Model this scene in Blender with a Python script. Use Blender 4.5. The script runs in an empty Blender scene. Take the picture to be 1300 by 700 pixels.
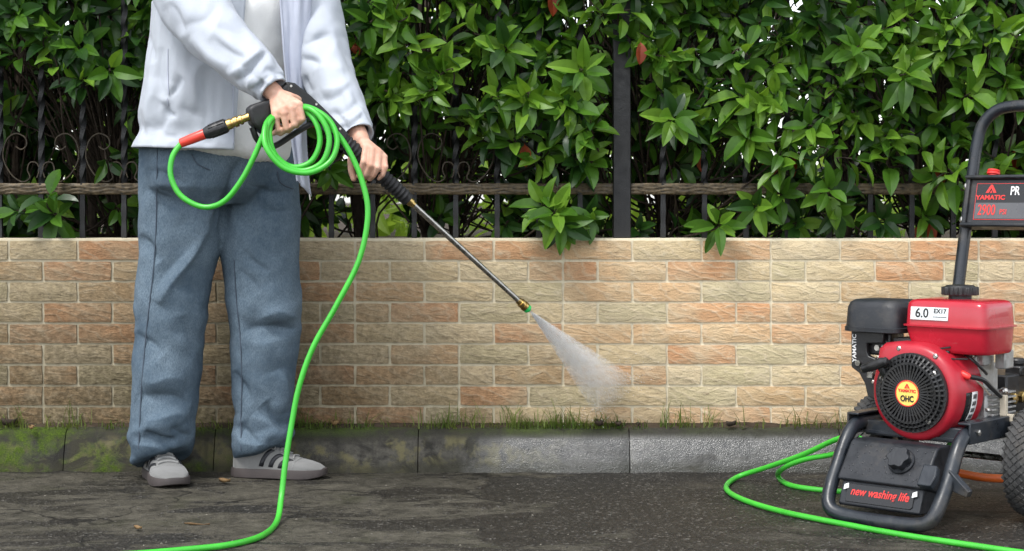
import bpy, bmesh, math, random
import numpy as np
from mathutils import Vector, Matrix, noise
from mathutils.bvhtree import BVHTree
R = math.radians
random.seed(7)
scene = bpy.context.scene
col = scene.collection

# ------------------------------------------------------------------ camera
F = 2200.0                 # focal length in pixels of the 1300 px wide photograph
EYE, HORIZON = 0.84, 255.0
cam_data = bpy.data.cameras.new('camera')
cam_data.sensor_width = 36.0
cam_data.lens = F / 1300.0 * 36.0
cam_data.shift_y = -(350.0 - HORIZON) / 1300.0
cam_data.clip_start, cam_data.clip_end = 0.05, 500.0
cam_data.dof.use_dof = True
cam_data.dof.focus_distance = 5.0
cam_data.dof.aperture_fstop = 8.0
cam = bpy.data.objects.new('camera', cam_data)
cam.location = (0, 0, EYE)
cam.rotation_euler = (R(90), 0, 0)
col.objects.link(cam)
scene.camera = cam

# ------------------------------------------------------------------ sky, sun, exposure
SUN_EL, SUN_AZ = 60.0, 216.0         # azimuth clockwise from +Y (the view direction)
world = bpy.data.worlds.new('World'); scene.world = world
world.use_nodes = True
wn, wl = world.node_tree.nodes, world.node_tree.links
sky = wn.new('ShaderNodeTexSky'); sky.sky_type = 'NISHITA'; sky.sun_disc = False
sky.sun_elevation = R(SUN_EL); sky.sun_rotation = R(SUN_AZ)
sky.air_density = 1.0; sky.dust_density = 1.0; sky.ozone_density = 1.0
hs = wn.new('ShaderNodeHueSaturation'); hs.inputs['Saturation'].default_value = 0.25
wl.new(sky.outputs[0], hs.inputs['Color'])
wl.new(hs.outputs[0], wn['Background'].inputs['Color'])
wn['Background'].inputs['Strength'].default_value = 0.15
sun_data = bpy.data.lights.new('sun', 'SUN')
sun_data.energy = 1.1; sun_data.angle = R(16); sun_data.color = (1.0, 0.97, 0.92)
sun = bpy.data.objects.new('sun', sun_data); col.objects.link(sun)
az, el = R(SUN_AZ), R(SUN_EL)
sdir = Vector((math.sin(az) * math.cos(el), math.cos(az) * math.cos(el), math.sin(el)))
sun.rotation_euler = sdir.to_track_quat('Z', 'Y').to_euler()
sun.location = (0, 0, 6)
vs = scene.view_settings
vs.view_transform = 'Standard'; vs.look = 'None'; vs.gamma = 1.0; vs.use_curve_mapping = False
vs.exposure = 1.32
scene.render.engine = 'CYCLES'
scene.cycles.use_denoising = True
scene.cycles.max_bounces = 8; scene.cycles.transparent_max_bounces = 8
scene.cycles.volume_bounces = 4; scene.cycles.volume_step_rate = 1.0; scene.cycles.volume_max_steps = 256

def P(px, py, Y):                     # a point of the photograph at a known distance
    return Vector(((px - 650.0) / F * Y, Y, EYE - (py - HORIZON) / F * Y))
def G(px, py, z=0.0):                 # a point of the photograph on the ground
    return P(px, py, (EYE - z) * F / (py - HORIZON))

# ------------------------------------------------------------------ materials
MATS = {}
def srgb(r, g, b):
    f = lambda c: (c / 255 / 12.92) if c <= 10 else ((c / 255 + 0.055) / 1.055) ** 2.4
    return (f(r), f(g), f(b), 1)
class NT:
    def __init__(s, name):
        s.m = bpy.data.materials.new(name); s.m.use_nodes = True
        s.n, s.l = s.m.node_tree.nodes, s.m.node_tree.links
        s.b = s.n['Principled BSDF']; s.out = s.n['Material Output']
        MATS[name] = s.m
    def new(s, t, **kw):
        n = s.n.new('ShaderNode' + t)
        for k, v in kw.items(): setattr(n, k, v)
        return n
    def link(s, a, b): s.l.new(a, b)
    def pos(s):
        return s.new('NewGeometry').outputs['Position']
    def objc(s):
        return s.new('TexCoord').outputs['Object']
    def mapping(s, vec, scale=(1, 1, 1), rot=(0, 0, 0), loc=(0, 0, 0)):
        m = s.new('Mapping'); m.inputs['Scale'].default_value = scale
        m.inputs['Rotation'].default_value = rot; m.inputs['Location'].default_value = loc
        s.link(vec, m.inputs['Vector']); return m.outputs[0]
    def noise(s, vec, scale, detail=4, rough=0.55, dist=0.0):
        n = s.new('TexNoise'); n.inputs['Scale'].default_value = scale
        n.inputs['Detail'].default_value = detail; n.inputs['Roughness'].default_value = rough
        n.inputs['Distortion'].default_value = dist
        if vec is not None: s.link(vec, n.inputs['Vector'])
        return n.outputs['Fac']
    def ramp(s, fac, stops, interp='LINEAR'):
        r = s.new('ValToRGB'); r.color_ramp.interpolation = interp
        e = r.color_ramp.elements
        while len(e) < len(stops): e.new(0.5)
        for i, (p, c) in enumerate(stops):
            e[i].position = p; e[i].color = c if len(c) == 4 else (*c, 1)
        s.link(fac, r.inputs[0]); return r.outputs['Color']
    def fr(s, fac, a, b, lo=0.0, hi=1.0):
        m = s.new('MapRange'); m.inputs[1].default_value = a; m.inputs[2].default_value = b
        m.inputs[3].default_value = lo; m.inputs[4].default_value = hi
        s.link(fac, m.inputs[0]); return m.outputs[0]
    def math(s, op, a, b=None, c=None, clamp=False):
        m = s.new('Math', operation=op); m.use_clamp = clamp
        for i, v in enumerate((a, b, c)):
            if v is None: continue
            if isinstance(v, (int, float)): m.inputs[i].default_value = v
            else: s.link(v, m.inputs[i])
        return m.outputs[0]
    def mix(s, fac, a, b, mode='MIX'):
        m = s.new('Mix', data_type='RGBA', blend_type=mode)
        for sock, v in ((m.inputs[0], fac), (m.inputs[6], a), (m.inputs[7], b)):
            if isinstance(v, (int, float)): sock.default_value = v
            elif isinstance(v, tuple): sock.default_value = v if len(v) == 4 else (*v, 1)
            else: s.link(v, sock)
        return m.outputs[2]
    def sep(s, vec):
        x = s.new('SeparateXYZ'); s.link(vec, x.inputs[0]); return x.outputs
    def bump(s, h, strength=0.3, dist=0.01, normal=None):
        b = s.new('Bump'); b.inputs['Strength'].default_value = strength
        b.inputs['Distance'].default_value = dist
        s.link(h, b.inputs['Height'])
        if normal is not None: s.link(normal, b.inputs['Normal'])
        return b.outputs[0]
    def set(s, **kw):
        names = {'color': 'Base Color', 'rough': 'Roughness', 'metal': 'Metallic', 'normal': 'Normal',
                 'spec': 'Specular IOR Level', 'sub': 'Subsurface Weight', 'coat': 'Coat Weight', 'sheen': 'Sheen Weight',
                 'alpha': 'Alpha', 'trans': 'Transmission Weight'}
        for k, v in kw.items():
            sk = s.b.inputs[names[k]]
            if isinstance(v, (int, float)): sk.default_value = v
            elif isinstance(v, tuple): sk.default_value = v if len(v) == 4 else (*v, 1)
            else: s.link(v, sk)

def basic(name, color, rough=0.5, metal=0.0, var=0.25, scale=30, bump=0.1, rvar=0.15, dirt=0.0, spec=0.5, bscale=None, coat=0.0):
    t = NT(name); o = t.objc()
    n = t.noise(o, scale, 5)
    c = tuple(color[:3])
    lo = tuple(x * (1 - var) for x in c); hi = tuple(min(1, x * (1 + var)) for x in c)
    cc = t.ramp(n, [(0.3, lo), (0.7, hi)])
    if dirt:
        dn = t.noise(o, scale * 0.45, 6, 0.65)
        cc = t.mix(t.fr(dn, 0.52, 0.72, 0, dirt), cc, (0.16, 0.135, 0.105, 1))
    t.set(color=cc, rough=t.fr(n, 0.3, 0.7, max(0.05, rough - rvar), min(1, rough + rvar)), metal=metal, spec=spec, coat=coat)
    t.set(normal=t.bump(t.noise(o, bscale or scale * 6, 3), bump, 0.002))
    return t.m

# --- road: old worn asphalt, part of it washed dark and wet
def m_road():
    t = NT('asphalt'); p = t.pos(); x = t.sep(p)
    vor = t.new('TexVoronoi'); vor.inputs['Scale'].default_value = 130; t.link(p, vor.inputs['Vector'])
    fine = t.noise(p, 260, 3); mid = t.noise(p, 14, 6, 0.6, 0.4); big = t.noise(p, 2.1, 4, 0.55, 0.6)
    grit = t.noise(t.mapping(p, (45, 70, 45)), 1.0, 6, 0.7)
    film = t.mix(t.fr(t.math('ADD', t.math('MULTIPLY', mid, .6), t.math('MULTIPLY', grit, .4)), 0.36, 0.62), (0.026, 0.024, 0.0185, 1), (0.118, 0.108, 0.085, 1))
    film = t.mix(t.fr(t.noise(p, 5.0, 5, 0.6), 0.55, 0.75, 0, 0.6), film, (0.04, 0.043, 0.022, 1))
    stone = t.ramp(vor.outputs['Color'], [(0.0, (0.0035, 0.003, 0.0024)), (0.55, (0.011, 0.0095, 0.0075)), (0.8, (0.030, 0.027, 0.022)), (1.0, (0.20, 0.19, 0.17))])
    # washed area: right of a ragged edge
    edge = t.math('ADD', x[0], t.math('MULTIPLY', t.math('SUBTRACT', big, 0.5), 2.1))
    edge = t.math('ADD', edge, t.math('MULTIPLY', t.math('SUBTRACT', mid, 0.5), 0.25))
    washed = t.fr(edge, -0.03, 0.04)
    spots = t.fr(t.math('ADD', t.noise(t.mapping(p, (2.3, 7.0, 1)), 1.0, 5, 0.6, 0.8), t.math('MULTIPLY', t.math('SUBTRACT', mid, 0.5), 0.5)), 0.515, 0.57, 0, 0.92)
    wet = t.math('MAXIMUM', washed, spots)
    back = t.fr(t.noise(t.mapping(p, (1.6, 6.0, 1), (0, 0, 0), (3, 1, 0)), 1.0, 4, 0.6, 0.5), 0.52, 0.62, 0, 0.75)
    wet = t.math('MULTIPLY', wet, t.math('SUBTRACT', 1.0, t.math('MULTIPLY', back, t.fr(x[0], 0.3, 0.8))))
    c = t.mix(t.math('MULTIPLY', wet, 0.93), film, stone)
    ck = t.new('TexVoronoi', feature='DISTANCE_TO_EDGE'); ck.inputs['Scale'].default_value = 1.15
    wob = t.new('VectorMath', operation='ADD'); t.link(p, wob.inputs[0]); nv = t.new('TexNoise'); nv.inputs['Scale'].default_value = 3.5; nv.inputs['Detail'].default_value = 5; t.link(p, nv.inputs['Vector'])
    sc_ = t.new('VectorMath', operation='SCALE'); sc_.inputs[3].default_value = 0.55; t.link(nv.outputs['Color'], sc_.inputs[0]); t.link(sc_.outputs[0], wob.inputs[1]); t.link(wob.outputs[0], ck.inputs['Vector'])
    crack = t.math('MULTIPLY', t.fr(ck.outputs['Distance'], 0.012, 0.004), t.fr(big, 0.4, 0.5))
    c = t.mix(t.math('MULTIPLY', crack, 0.8), c, (0.006, 0.0055, 0.005, 1))
    c = t.mix(t.math('MULTIPLY', t.fr(fine, 0.62, 0.8, 0, 0.5), t.fr(wet, 0, 1, .35, 1)), c, (0.12, 0.108, 0.09, 1))
    t.set(color=c, rough=t.fr(wet, 0, 1, 0.9, 0.5), spec=t.fr(wet, 0, 1, 0.14, 0.32))
    h = t.math('ADD', t.math('MULTIPLY', vor.outputs['Distance'], t.fr(wet, 0, 1, 0.3, 1.0)), t.math('MULTIPLY', fine, 0.4))
    h = t.math('ADD', t.math('ADD', h, t.math('MULTIPLY', grit, 1.4)), t.math('MULTIPLY', mid, 1.0))
    t.set(normal=t.bump(h, 0.85, 0.008))
    return t.m
# --- kerb: old concrete with moss, grime and some painted-in shade to the left, wet and rinsed to the right
def m_kerb():
    t = NT('kerb_concrete'); p = t.pos(); x = t.sep(p)
    n1 = t.noise(p, 40, 6, 0.65); n2 = t.noise(t.mapping(p, (3.2, 3.2, 4.0)), 1.0, 5, 0.6, 0.5); n3 = t.noise(p, 260, 3)
    base = t.ramp(n1, [(0.3, (0.026, 0.024, 0.019)), (0.7, (0.085, 0.078, 0.063))])
    rin = t.ramp(n1, [(0.3, (0.038, 0.037, 0.033)), (0.7, (0.13, 0.127, 0.116))])
    xr = t.math('ADD', x[0], t.math('MULTIPLY', t.math('SUBTRACT', n2, 0.5), 0.9))
    wetk = t.math('MULTIPLY', t.math('MULTIPLY', t.fr(xr, -0.28, 0.08), t.fr(x[2], .118, .095)), t.fr(t.noise(t.mapping(p, (3, 3, 14)), 1.0, 4, .6, .4), .30, .48))
    c = t.mix(t.fr(xr, -0.5, 0.6), base, rin)
    lich = t.math('MULTIPLY', t.fr(t.noise(p, 12, 4, 0.6), 0.46, 0.55), t.fr(x[0], 0.25, -0.1))
    c = t.mix(t.math('MULTIPLY', lich, 0.8), c, (0.125, 0.112, 0.052, 1))
    streak = t.noise(t.mapping(p, (16, 1, 1.2)), 1.0, 4, 0.6, 0.3)
    c = t.mix(t.fr(streak, 0.52, 0.68, 0, 0.75), c, (0.022, 0.021, 0.018, 1))
    mossn = t.math('ADD', n2, t.math('MULTIPLY', t.math('SUBTRACT', n1, 0.5), 0.35))
    blot = t.noise(t.mapping(p, (9, 9, 13)), 1.0, 6, 0.62, 0.6)
    dark = t.fr(blot, 0.5, 0.6, 0, 0.85)
    c = t.mix(t.math('MULTIPLY', dark, t.fr(x[0], 0.35, -0.1, .25, 1)), c, (0.012, 0.0115, 0.009, 1))
    band = t.math('ADD', x[2], t.math('MULTIPLY', t.math('SUBTRACT', n2, 0.5), 0.05))
    c = t.mix(t.fr(band, 0.088, 0.108, 0, 0.88), c, (0.022, 0.021, 0.014, 1))
    c = t.mix(t.fr(band, 0.040, 0.015, 0, 0.7), c, (0.030, 0.028, 0.016, 1))
    moss = t.math('MULTIPLY', t.math('MULTIPLY', t.fr(mossn, 0.45, 0.56), t.fr(blot, 0.62, 0.45)), t.fr(x[0], -0.62, -1.05, 0, 1))
    top = t.math('MULTIPLY', t.fr(x[2], 0.10, 0.128), t.fr(mossn, 0.4, 0.6))
    moss = t.math('MAXIMUM', moss, t.math('MULTIPLY', top, t.fr(x[0], 0.6, -0.3, 0.25, 0.8)))
    mc = t.ramp(n3, [(0.3, (0.022, 0.042, 0.004)), (0.7, (0.075, 0.115, 0.010))])
    c = t.mix(moss, c, mc)
    t.set(color=c, rough=t.math('ADD', t.fr(wetk, 0.0, 1.0, 0.8, 0.12), t.math('MULTIPLY', moss, 0.25), clamp=True), spec=t.fr(wetk, 0, 1, .35, 1.0))
    t.set(normal=t.bump(t.math('ADD', t.math('ADD', n1, t.math('MULTIPLY', n3, 0.8)), t.math('MULTIPLY', moss, 0.6)), 0.75, 0.004))
    return t.m
# --- facing bricks: each one its own tone; shade painted in toward the lower left, mixed with grime
def m_brick():
    t = NT('facing_brick'); p = t.pos(); x = t.sep(p); o = t.objc()
    rnd = t.new('ObjectInfo').outputs['Random']
    base = t.ramp(rnd, [(0.0, srgb(198, 144, 98)), (0.18, srgb(206, 168, 124)), (0.34, srgb(206, 183, 142)), (0.5, srgb(188, 173, 134)),
                        (0.62, srgb(202, 152, 106)), (0.76, srgb(212, 190, 152)), (0.88, srgb(190, 156, 112))], 'CONSTANT')
    off = t.new('CombineXYZ'); t.link(t.math('MULTIPLY', rnd, 37.0), off.inputs[0]); t.link(t.math('MULTIPLY', rnd, 91.0), off.inputs[2])
    av = t.new('VectorMath', operation='ADD'); t.link(o, av.inputs[0]); t.link(off.outputs[0], av.inputs[1]); v = av.outputs[0]
    n1 = t.noise(t.mapping(v, (16, 16, 52), (0, .12, 0)), 1.0, 6, 0.66, 0.9)
    n2 = t.noise(v, 5.5, 3, 0.5, 0.3)
    c = t.mix(t.fr(n2, 0.42, 0.62, 0, 0.55), base, srgb(196, 180, 146))
    c = t.mix(t.fr(n1, 0.56, 0.74, 0, 0.7), c, srgb(216, 202, 174))
    c = t.mix(t.fr(t.noise(t.mapping(v, (40, 40, 95)), 1.0, 5, 0.7), 0.56, 0.70, 0, 0.6), c, srgb(120, 96, 70))
    # chiselled ridges
    wv = t.new('TexWave', wave_type='BANDS', bands_direction='DIAGONAL'); wv.inputs['Scale'].default_value = 9
    wv.inputs['Distortion'].default_value = 14; wv.inputs['Detail'].default_value = 3; wv.inputs['Detail Scale'].default_value = 0.7
    t.link(t.mapping(v, (0.8, 1, 1.7)), wv.inputs['Vector'])
    ridge = t.math('POWER', wv.outputs['Fac'], 3.0)
    fine = t.noise(v, 170, 4, 0.6)
    c = t.mix(t.fr(ridge, 0.55, 1.0, 0, 0.35), c, srgb(214, 196, 166))
    # shade painted into the colour, deeper to the left and low, flecked with grime
    gx = t.math('ADD', x[0], t.math('MULTIPLY', t.math('SUBTRACT', t.noise(p, 2.4, 5, 0.6, 0.5), 0.5), 0.9))
    up = t.fr(x[2], 0.74, 0.22, 0.46, 1.0)
    g = t.math('MULTIPLY', t.fr(gx, 0.70, -0.55), up)
    speck = t.fr(t.noise(p, 60, 6, 0.7), 0.35, 0.7, 0.65, 1.15)
    g = t.math('MULTIPLY', g, speck, clamp=True)
    low = t.math('MULTIPLY', t.fr(x[2], 0.24, 0.14), t.fr(t.noise(p, 9, 4), 0.4, 0.65, 0.1, 0.75))
    g = t.math('MAXIMUM', g, t.math('MULTIPLY', low, t.fr(x[0], 1.2, -0.2, 0.35, 1.0)))
    c = t.mix(0.10, c, (0.62, 0.58, 0.48, 1))
    c = t.mix(t.math('MULTIPLY', g, 0.95), c, (0.19, 0.175, 0.14, 1), 'MULTIPLY')
    c = t.mix(t.math('MULTIPLY', g, 0.34), c, (0.046, 0.040, 0.027, 1), 'MIX')
    t.set(color=c, rough=0.82, spec=0.3)
    h = t.math('ADD', t.math('MULTIPLY', ridge, 0.20), t.math('ADD', t.math('MULTIPLY', n1, 1.3), t.math('MULTIPLY', fine, 0.45)))
    t.set(normal=t.bump(h, 0.75, 0.007))
    return t.m
def m_mortar():
    t = NT('mortar'); p = t.pos(); x = t.sep(p)
    n = t.noise(p, 120, 4); c = t.ramp(n, [(0.3, srgb(206, 196, 170)), (0.7, srgb(226, 216, 192))])
    gx = t.math('ADD', x[0], t.math('MULTIPLY', t.math('SUBTRACT', t.noise(p, 2.4, 5, 0.6, 0.5), 0.5), 0.9))
    g = t.math('MULTIPLY', t.fr(gx, 0.70, -0.55), t.fr(x[2], 0.74, 0.22, 0.46, 1.0))  # painted shade and grime deepening to the lower left, matching the bricks
    g = t.math('MULTIPLY', g, t.fr(t.noise(p, 60, 6, 0.7), 0.35, 0.7, 0.65, 1.15), clamp=True)
    g = t.math('MAXIMUM', g, t.fr(t.noise(p, 7, 6, 0.7), 0.6, 0.8, 0, 0.4))
    c = t.mix(t.math('MULTIPLY', g, 0.85), c, (0.28, 0.265, 0.225, 1), 'MULTIPLY')
    t.set(color=c, rough=0.9, spec=0.2, normal=t.bump(n, 0.4, 0.003)); return t.m
def m_leaf(name, a, b, rough=0.34, trans=0.3):
    t = NT(name); p = t.pos()
    n = t.noise(p, 11, 3, 0.5); n2 = t.noise(p, 55, 3)
    c = t.mix(t.fr(n, 0.35, 0.65), a, b)
    c = t.mix(t.fr(n2, 0.45, 0.75, 0, 0.35), c, tuple(v * 0.6 for v in a[:3]))
    t.set(color=c, rough=t.fr(n2, 0.3, 0.7, rough - 0.05, rough + 0.12), spec=0.42)
    t.set(normal=t.bump(n2, 0.12, 0.004))
    tr = t.new('BsdfTranslucent')
    t.link(t.mix(0.5, c, (b[0] * 1.6, b[1] * 1.5, b[2] * 0.8, 1)), tr.inputs['Color'])
    mx = t.new('MixShader'); mx.inputs[0].default_value = trans
    t.link(t.b.outputs[0], mx.inputs[1]); t.link(tr.outputs[0], mx.inputs[2]); t.link(mx.outputs[0], t.out.inputs['Surface'])
    return t.m
def m_denim():
    t = NT('denim'); o = t.objc(); p = t.pos()
    big = t.noise(o, 5, 4, 0.5); tw = t.noise(t.mapping(o, (420, 420, 160), (0, 0.5, 0)), 1.0, 2); mid = t.noise(o, 60, 5, 0.6)
    c = t.ramp(big, [(0.32, (0.056, 0.088, 0.124)), (0.68, (0.160, 0.213, 0.262))])
    c = t.mix(t.fr(mid, 0.35, 0.75, 0, 0.35), c, (0.21, 0.265, 0.31, 1))
    c = t.mix(t.fr(tw, 0.4, 0.65, 0, 0.65), c, (0.058, 0.086, 0.118, 1))
    t.set(color=c, rough=0.95, spec=0.12, normal=t.bump(t.math('ADD', t.math('MULTIPLY', tw, 1.6), mid), 0.45, 0.002)); return t.m
def m_cloth(name, a, b, fine=500, rough=0.8, spec=0.25, sheen=0.1):
    t = NT(name); o = t.objc()
    n = t.noise(o, 7, 4); w = t.noise(o, fine, 2)
    t.set(color=t.ramp(n, [(0.3, a), (0.7, b)]), rough=rough, spec=spec, sheen=sheen,
          normal=t.bump(t.math('ADD', w, t.math('MULTIPLY', t.noise(o, 26, 4, 0.6), 3.0)), 0.22, 0.003)); return t.m
def m_skin():
    t = NT('skin'); o = t.objc(); n = t.noise(o, 38, 4); f = t.noise(o, 420, 3)
    t.set(color=t.ramp(n, [(0.3, (0.56, 0.30, 0.21)), (0.7, (0.70, 0.43, 0.32))]), rough=0.5, spec=0.4, sub=0.12,
          normal=t.bump(f, 0.25, 0.001))
    t.b.inputs['Subsurface Radius'].default_value = (0.012, 0.005, 0.003); return t.m

m_road(); m_kerb(); m_brick(); m_mortar(); m_denim(); m_skin()
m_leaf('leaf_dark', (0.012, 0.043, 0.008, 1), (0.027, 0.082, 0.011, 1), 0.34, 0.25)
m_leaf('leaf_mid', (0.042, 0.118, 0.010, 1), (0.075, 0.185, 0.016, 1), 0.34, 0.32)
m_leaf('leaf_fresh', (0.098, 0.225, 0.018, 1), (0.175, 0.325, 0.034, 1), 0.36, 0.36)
m_leaf('leaf_red', (0.22, 0.035, 0.014, 1), (0.40, 0.075, 0.02, 1), 0.45, 0.3)
m_leaf('leaf_far', (0.14, 0.24, 0.03, 1), (0.28, 0.42, 0.06, 1), 0.6, 0.5)
m_leaf('dead_leaf', (0.13, 0.075, 0.032, 1), (0.24, 0.15, 0.065, 1), 0.7, 0.1)
m_leaf('dead_leaf_dark', (0.035, 0.024, 0.016, 1), (0.06, 0.042, 0.026, 1), 0.7, 0.05)
m_leaf('grass_blade', (0.05, 0.105, 0.014, 1), (0.16, 0.20, 0.04, 1), 0.6, 0.3)
basic('bark', (0.045, 0.034, 0.026), 0.9, 0, 0.5, 40, 0.6, spec=0.2)
basic('soil', (0.05, 0.038, 0.027), 0.95, 0, 0.5, 18, 0.8, spec=0.1, bscale=60)
basic('iron', (0.007, 0.007, 0.008), 0.48, 0, 0.4, 40, 0.35)
basic('scroll_iron', (0.045, 0.034, 0.02), 0.5, 0.25, 0.6, 70, 0.4)
basic('bronzed_iron', (0.10, 0.074, 0.042), 0.5, 0.25, 0.7, 70, 0.5, bscale=160)
m_cloth('jacket_fabric', (0.41, 0.442, 0.497, 1), (0.46, 0.495, 0.548, 1), 700, 0.62, 0.35)
m_cloth('jacket_lining', (0.44, 0.47, 0.57, 1), (0.50, 0.53, 0.62, 1), 700, 0.7, 0.3)
m_cloth('tshirt_fabric', (0.82, 0.82, 0.80, 1), (0.86, 0.86, 0.84, 1), 500, 0.9, 0.15)
m_cloth('stitching', (0.055, 0.075, 0.10, 1), (0.08, 0.10, 0.13, 1), 500, 0.9, 0.1)
m_cloth('suede', (0.135, 0.135, 0.13, 1), (0.185, 0.185, 0.18, 1), 300, 0.95, 0.15, 0.3)
basic('gum_sole', (0.055, 0.045, 0.043), 0.7, 0, 0.2, 25, 0.15)
basic('black_stripe', (0.012, 0.013, 0.017), 0.6, 0, 0.2, 30, 0.1)
basic('lace', (0.24, 0.24, 0.235), 0.9, 0, 0.15, 80, 0.3)
basic('hair', (0.012, 0.010, 0.009), 0.45, 0, 0.4, 60, 0.5)
basic('eye', (0.02, 0.015, 0.012), 0.15, 0, 0.1, 10, 0.0)
basic('green_rubber', (0.05, 0.44, 0.035), 0.36, 0, 0.12, 14, 0.12, dirt=0.07, spec=0.5, bscale=90)
basic('red_rubber', (0.72, 0.055, 0.035), 0.42, 0, 0.12, 20, 0.1)
basic('orange_rubber', (0.9, 0.17, 0.025), 0.4, 0, 0.12, 20, 0.1)
basic('black_plastic', (0.016, 0.016, 0.017), 0.42, 0, 0.3, 30, 0.25, dirt=0.06)
basic('ribbed_rubber', (0.012, 0.012, 0.013), 0.6, 0, 0.3, 40, 0.2)
basic('brass', (0.62, 0.44, 0.17), 0.28, 1.0, 0.2, 60, 0.1, 0.1)
basic('steel', (0.50, 0.48, 0.45), 0.28, 1.0, 0.3, 60, 0.08, 0.1)
basic('cast_aluminium', (0.42, 0.42, 0.41), 0.5, 0.7, 0.25, 35, 0.35, dirt=0.5)
basic('green_plastic', (0.02, 0.42, 0.09), 0.4, 0, 0.15, 30, 0.05)
basic('frame_paint', (0.015, 0.019, 0.025), 0.36, 0, 0.3, 22, 0.2, dirt=0.30, bscale=90)
basic('tank_plastic', (0.013, 0.015, 0.019), 0.46, 0, 0.3, 26, 0.3, dirt=0.22, bscale=160)
basic('red_paint', (0.42, 0.010, 0.026), 0.24, 0, 0.10, 9, 0.05, 0.06, dirt=0.05, coat=0.4)
basic('red_paint_dusty', (0.40, 0.014, 0.028), 0.36, 0, 0.14, 12, 0.1, 0.08, dirt=0.16)
basic('tyre_rubber', (0.05, 0.05, 0.05), 0.8, 0, 0.35, 40, 0.4, dirt=0.35)
basic('silver_label', (0.66, 0.68, 0.68), 0.3, 0.4, 0.06, 30, 0.02)
basic('yellow_label', (0.85, 0.60, 0.13), 0.4, 0, 0.12, 14, 0.02)
basic('black_label', (0.012, 0.012, 0.013), 0.3, 0, 0.1, 30, 0.02)
basic('grey_label', (0.10, 0.10, 0.105), 0.3, 0.2, 0.12, 12, 0.02)
basic('white_print', (0.80, 0.80, 0.79), 0.5, 0, 0.05, 30, 0.02)
basic('red_print', (0.72, 0.035, 0.03), 0.45, 0, 0.05, 30, 0.02)
basic('black_print', (0.015, 0.015, 0.015), 0.5, 0, 0.05, 30, 0.02)
basic('beige_plastic', (0.50, 0.44, 0.34), 0.6, 0, 0.15, 40, 0.1)
basic('clear_rubber', (0.42, 0.43, 0.42), 0.4, 0, 0.2, 60, 0.1)
basic('stone_chip', (0.055, 0.05, 0.042), 0.7, 0, 0.6, 25, 0.3)
basic('pale_chip', (0.17, 0.155, 0.125), 0.8, 0, 0.4, 25, 0.3)

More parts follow.
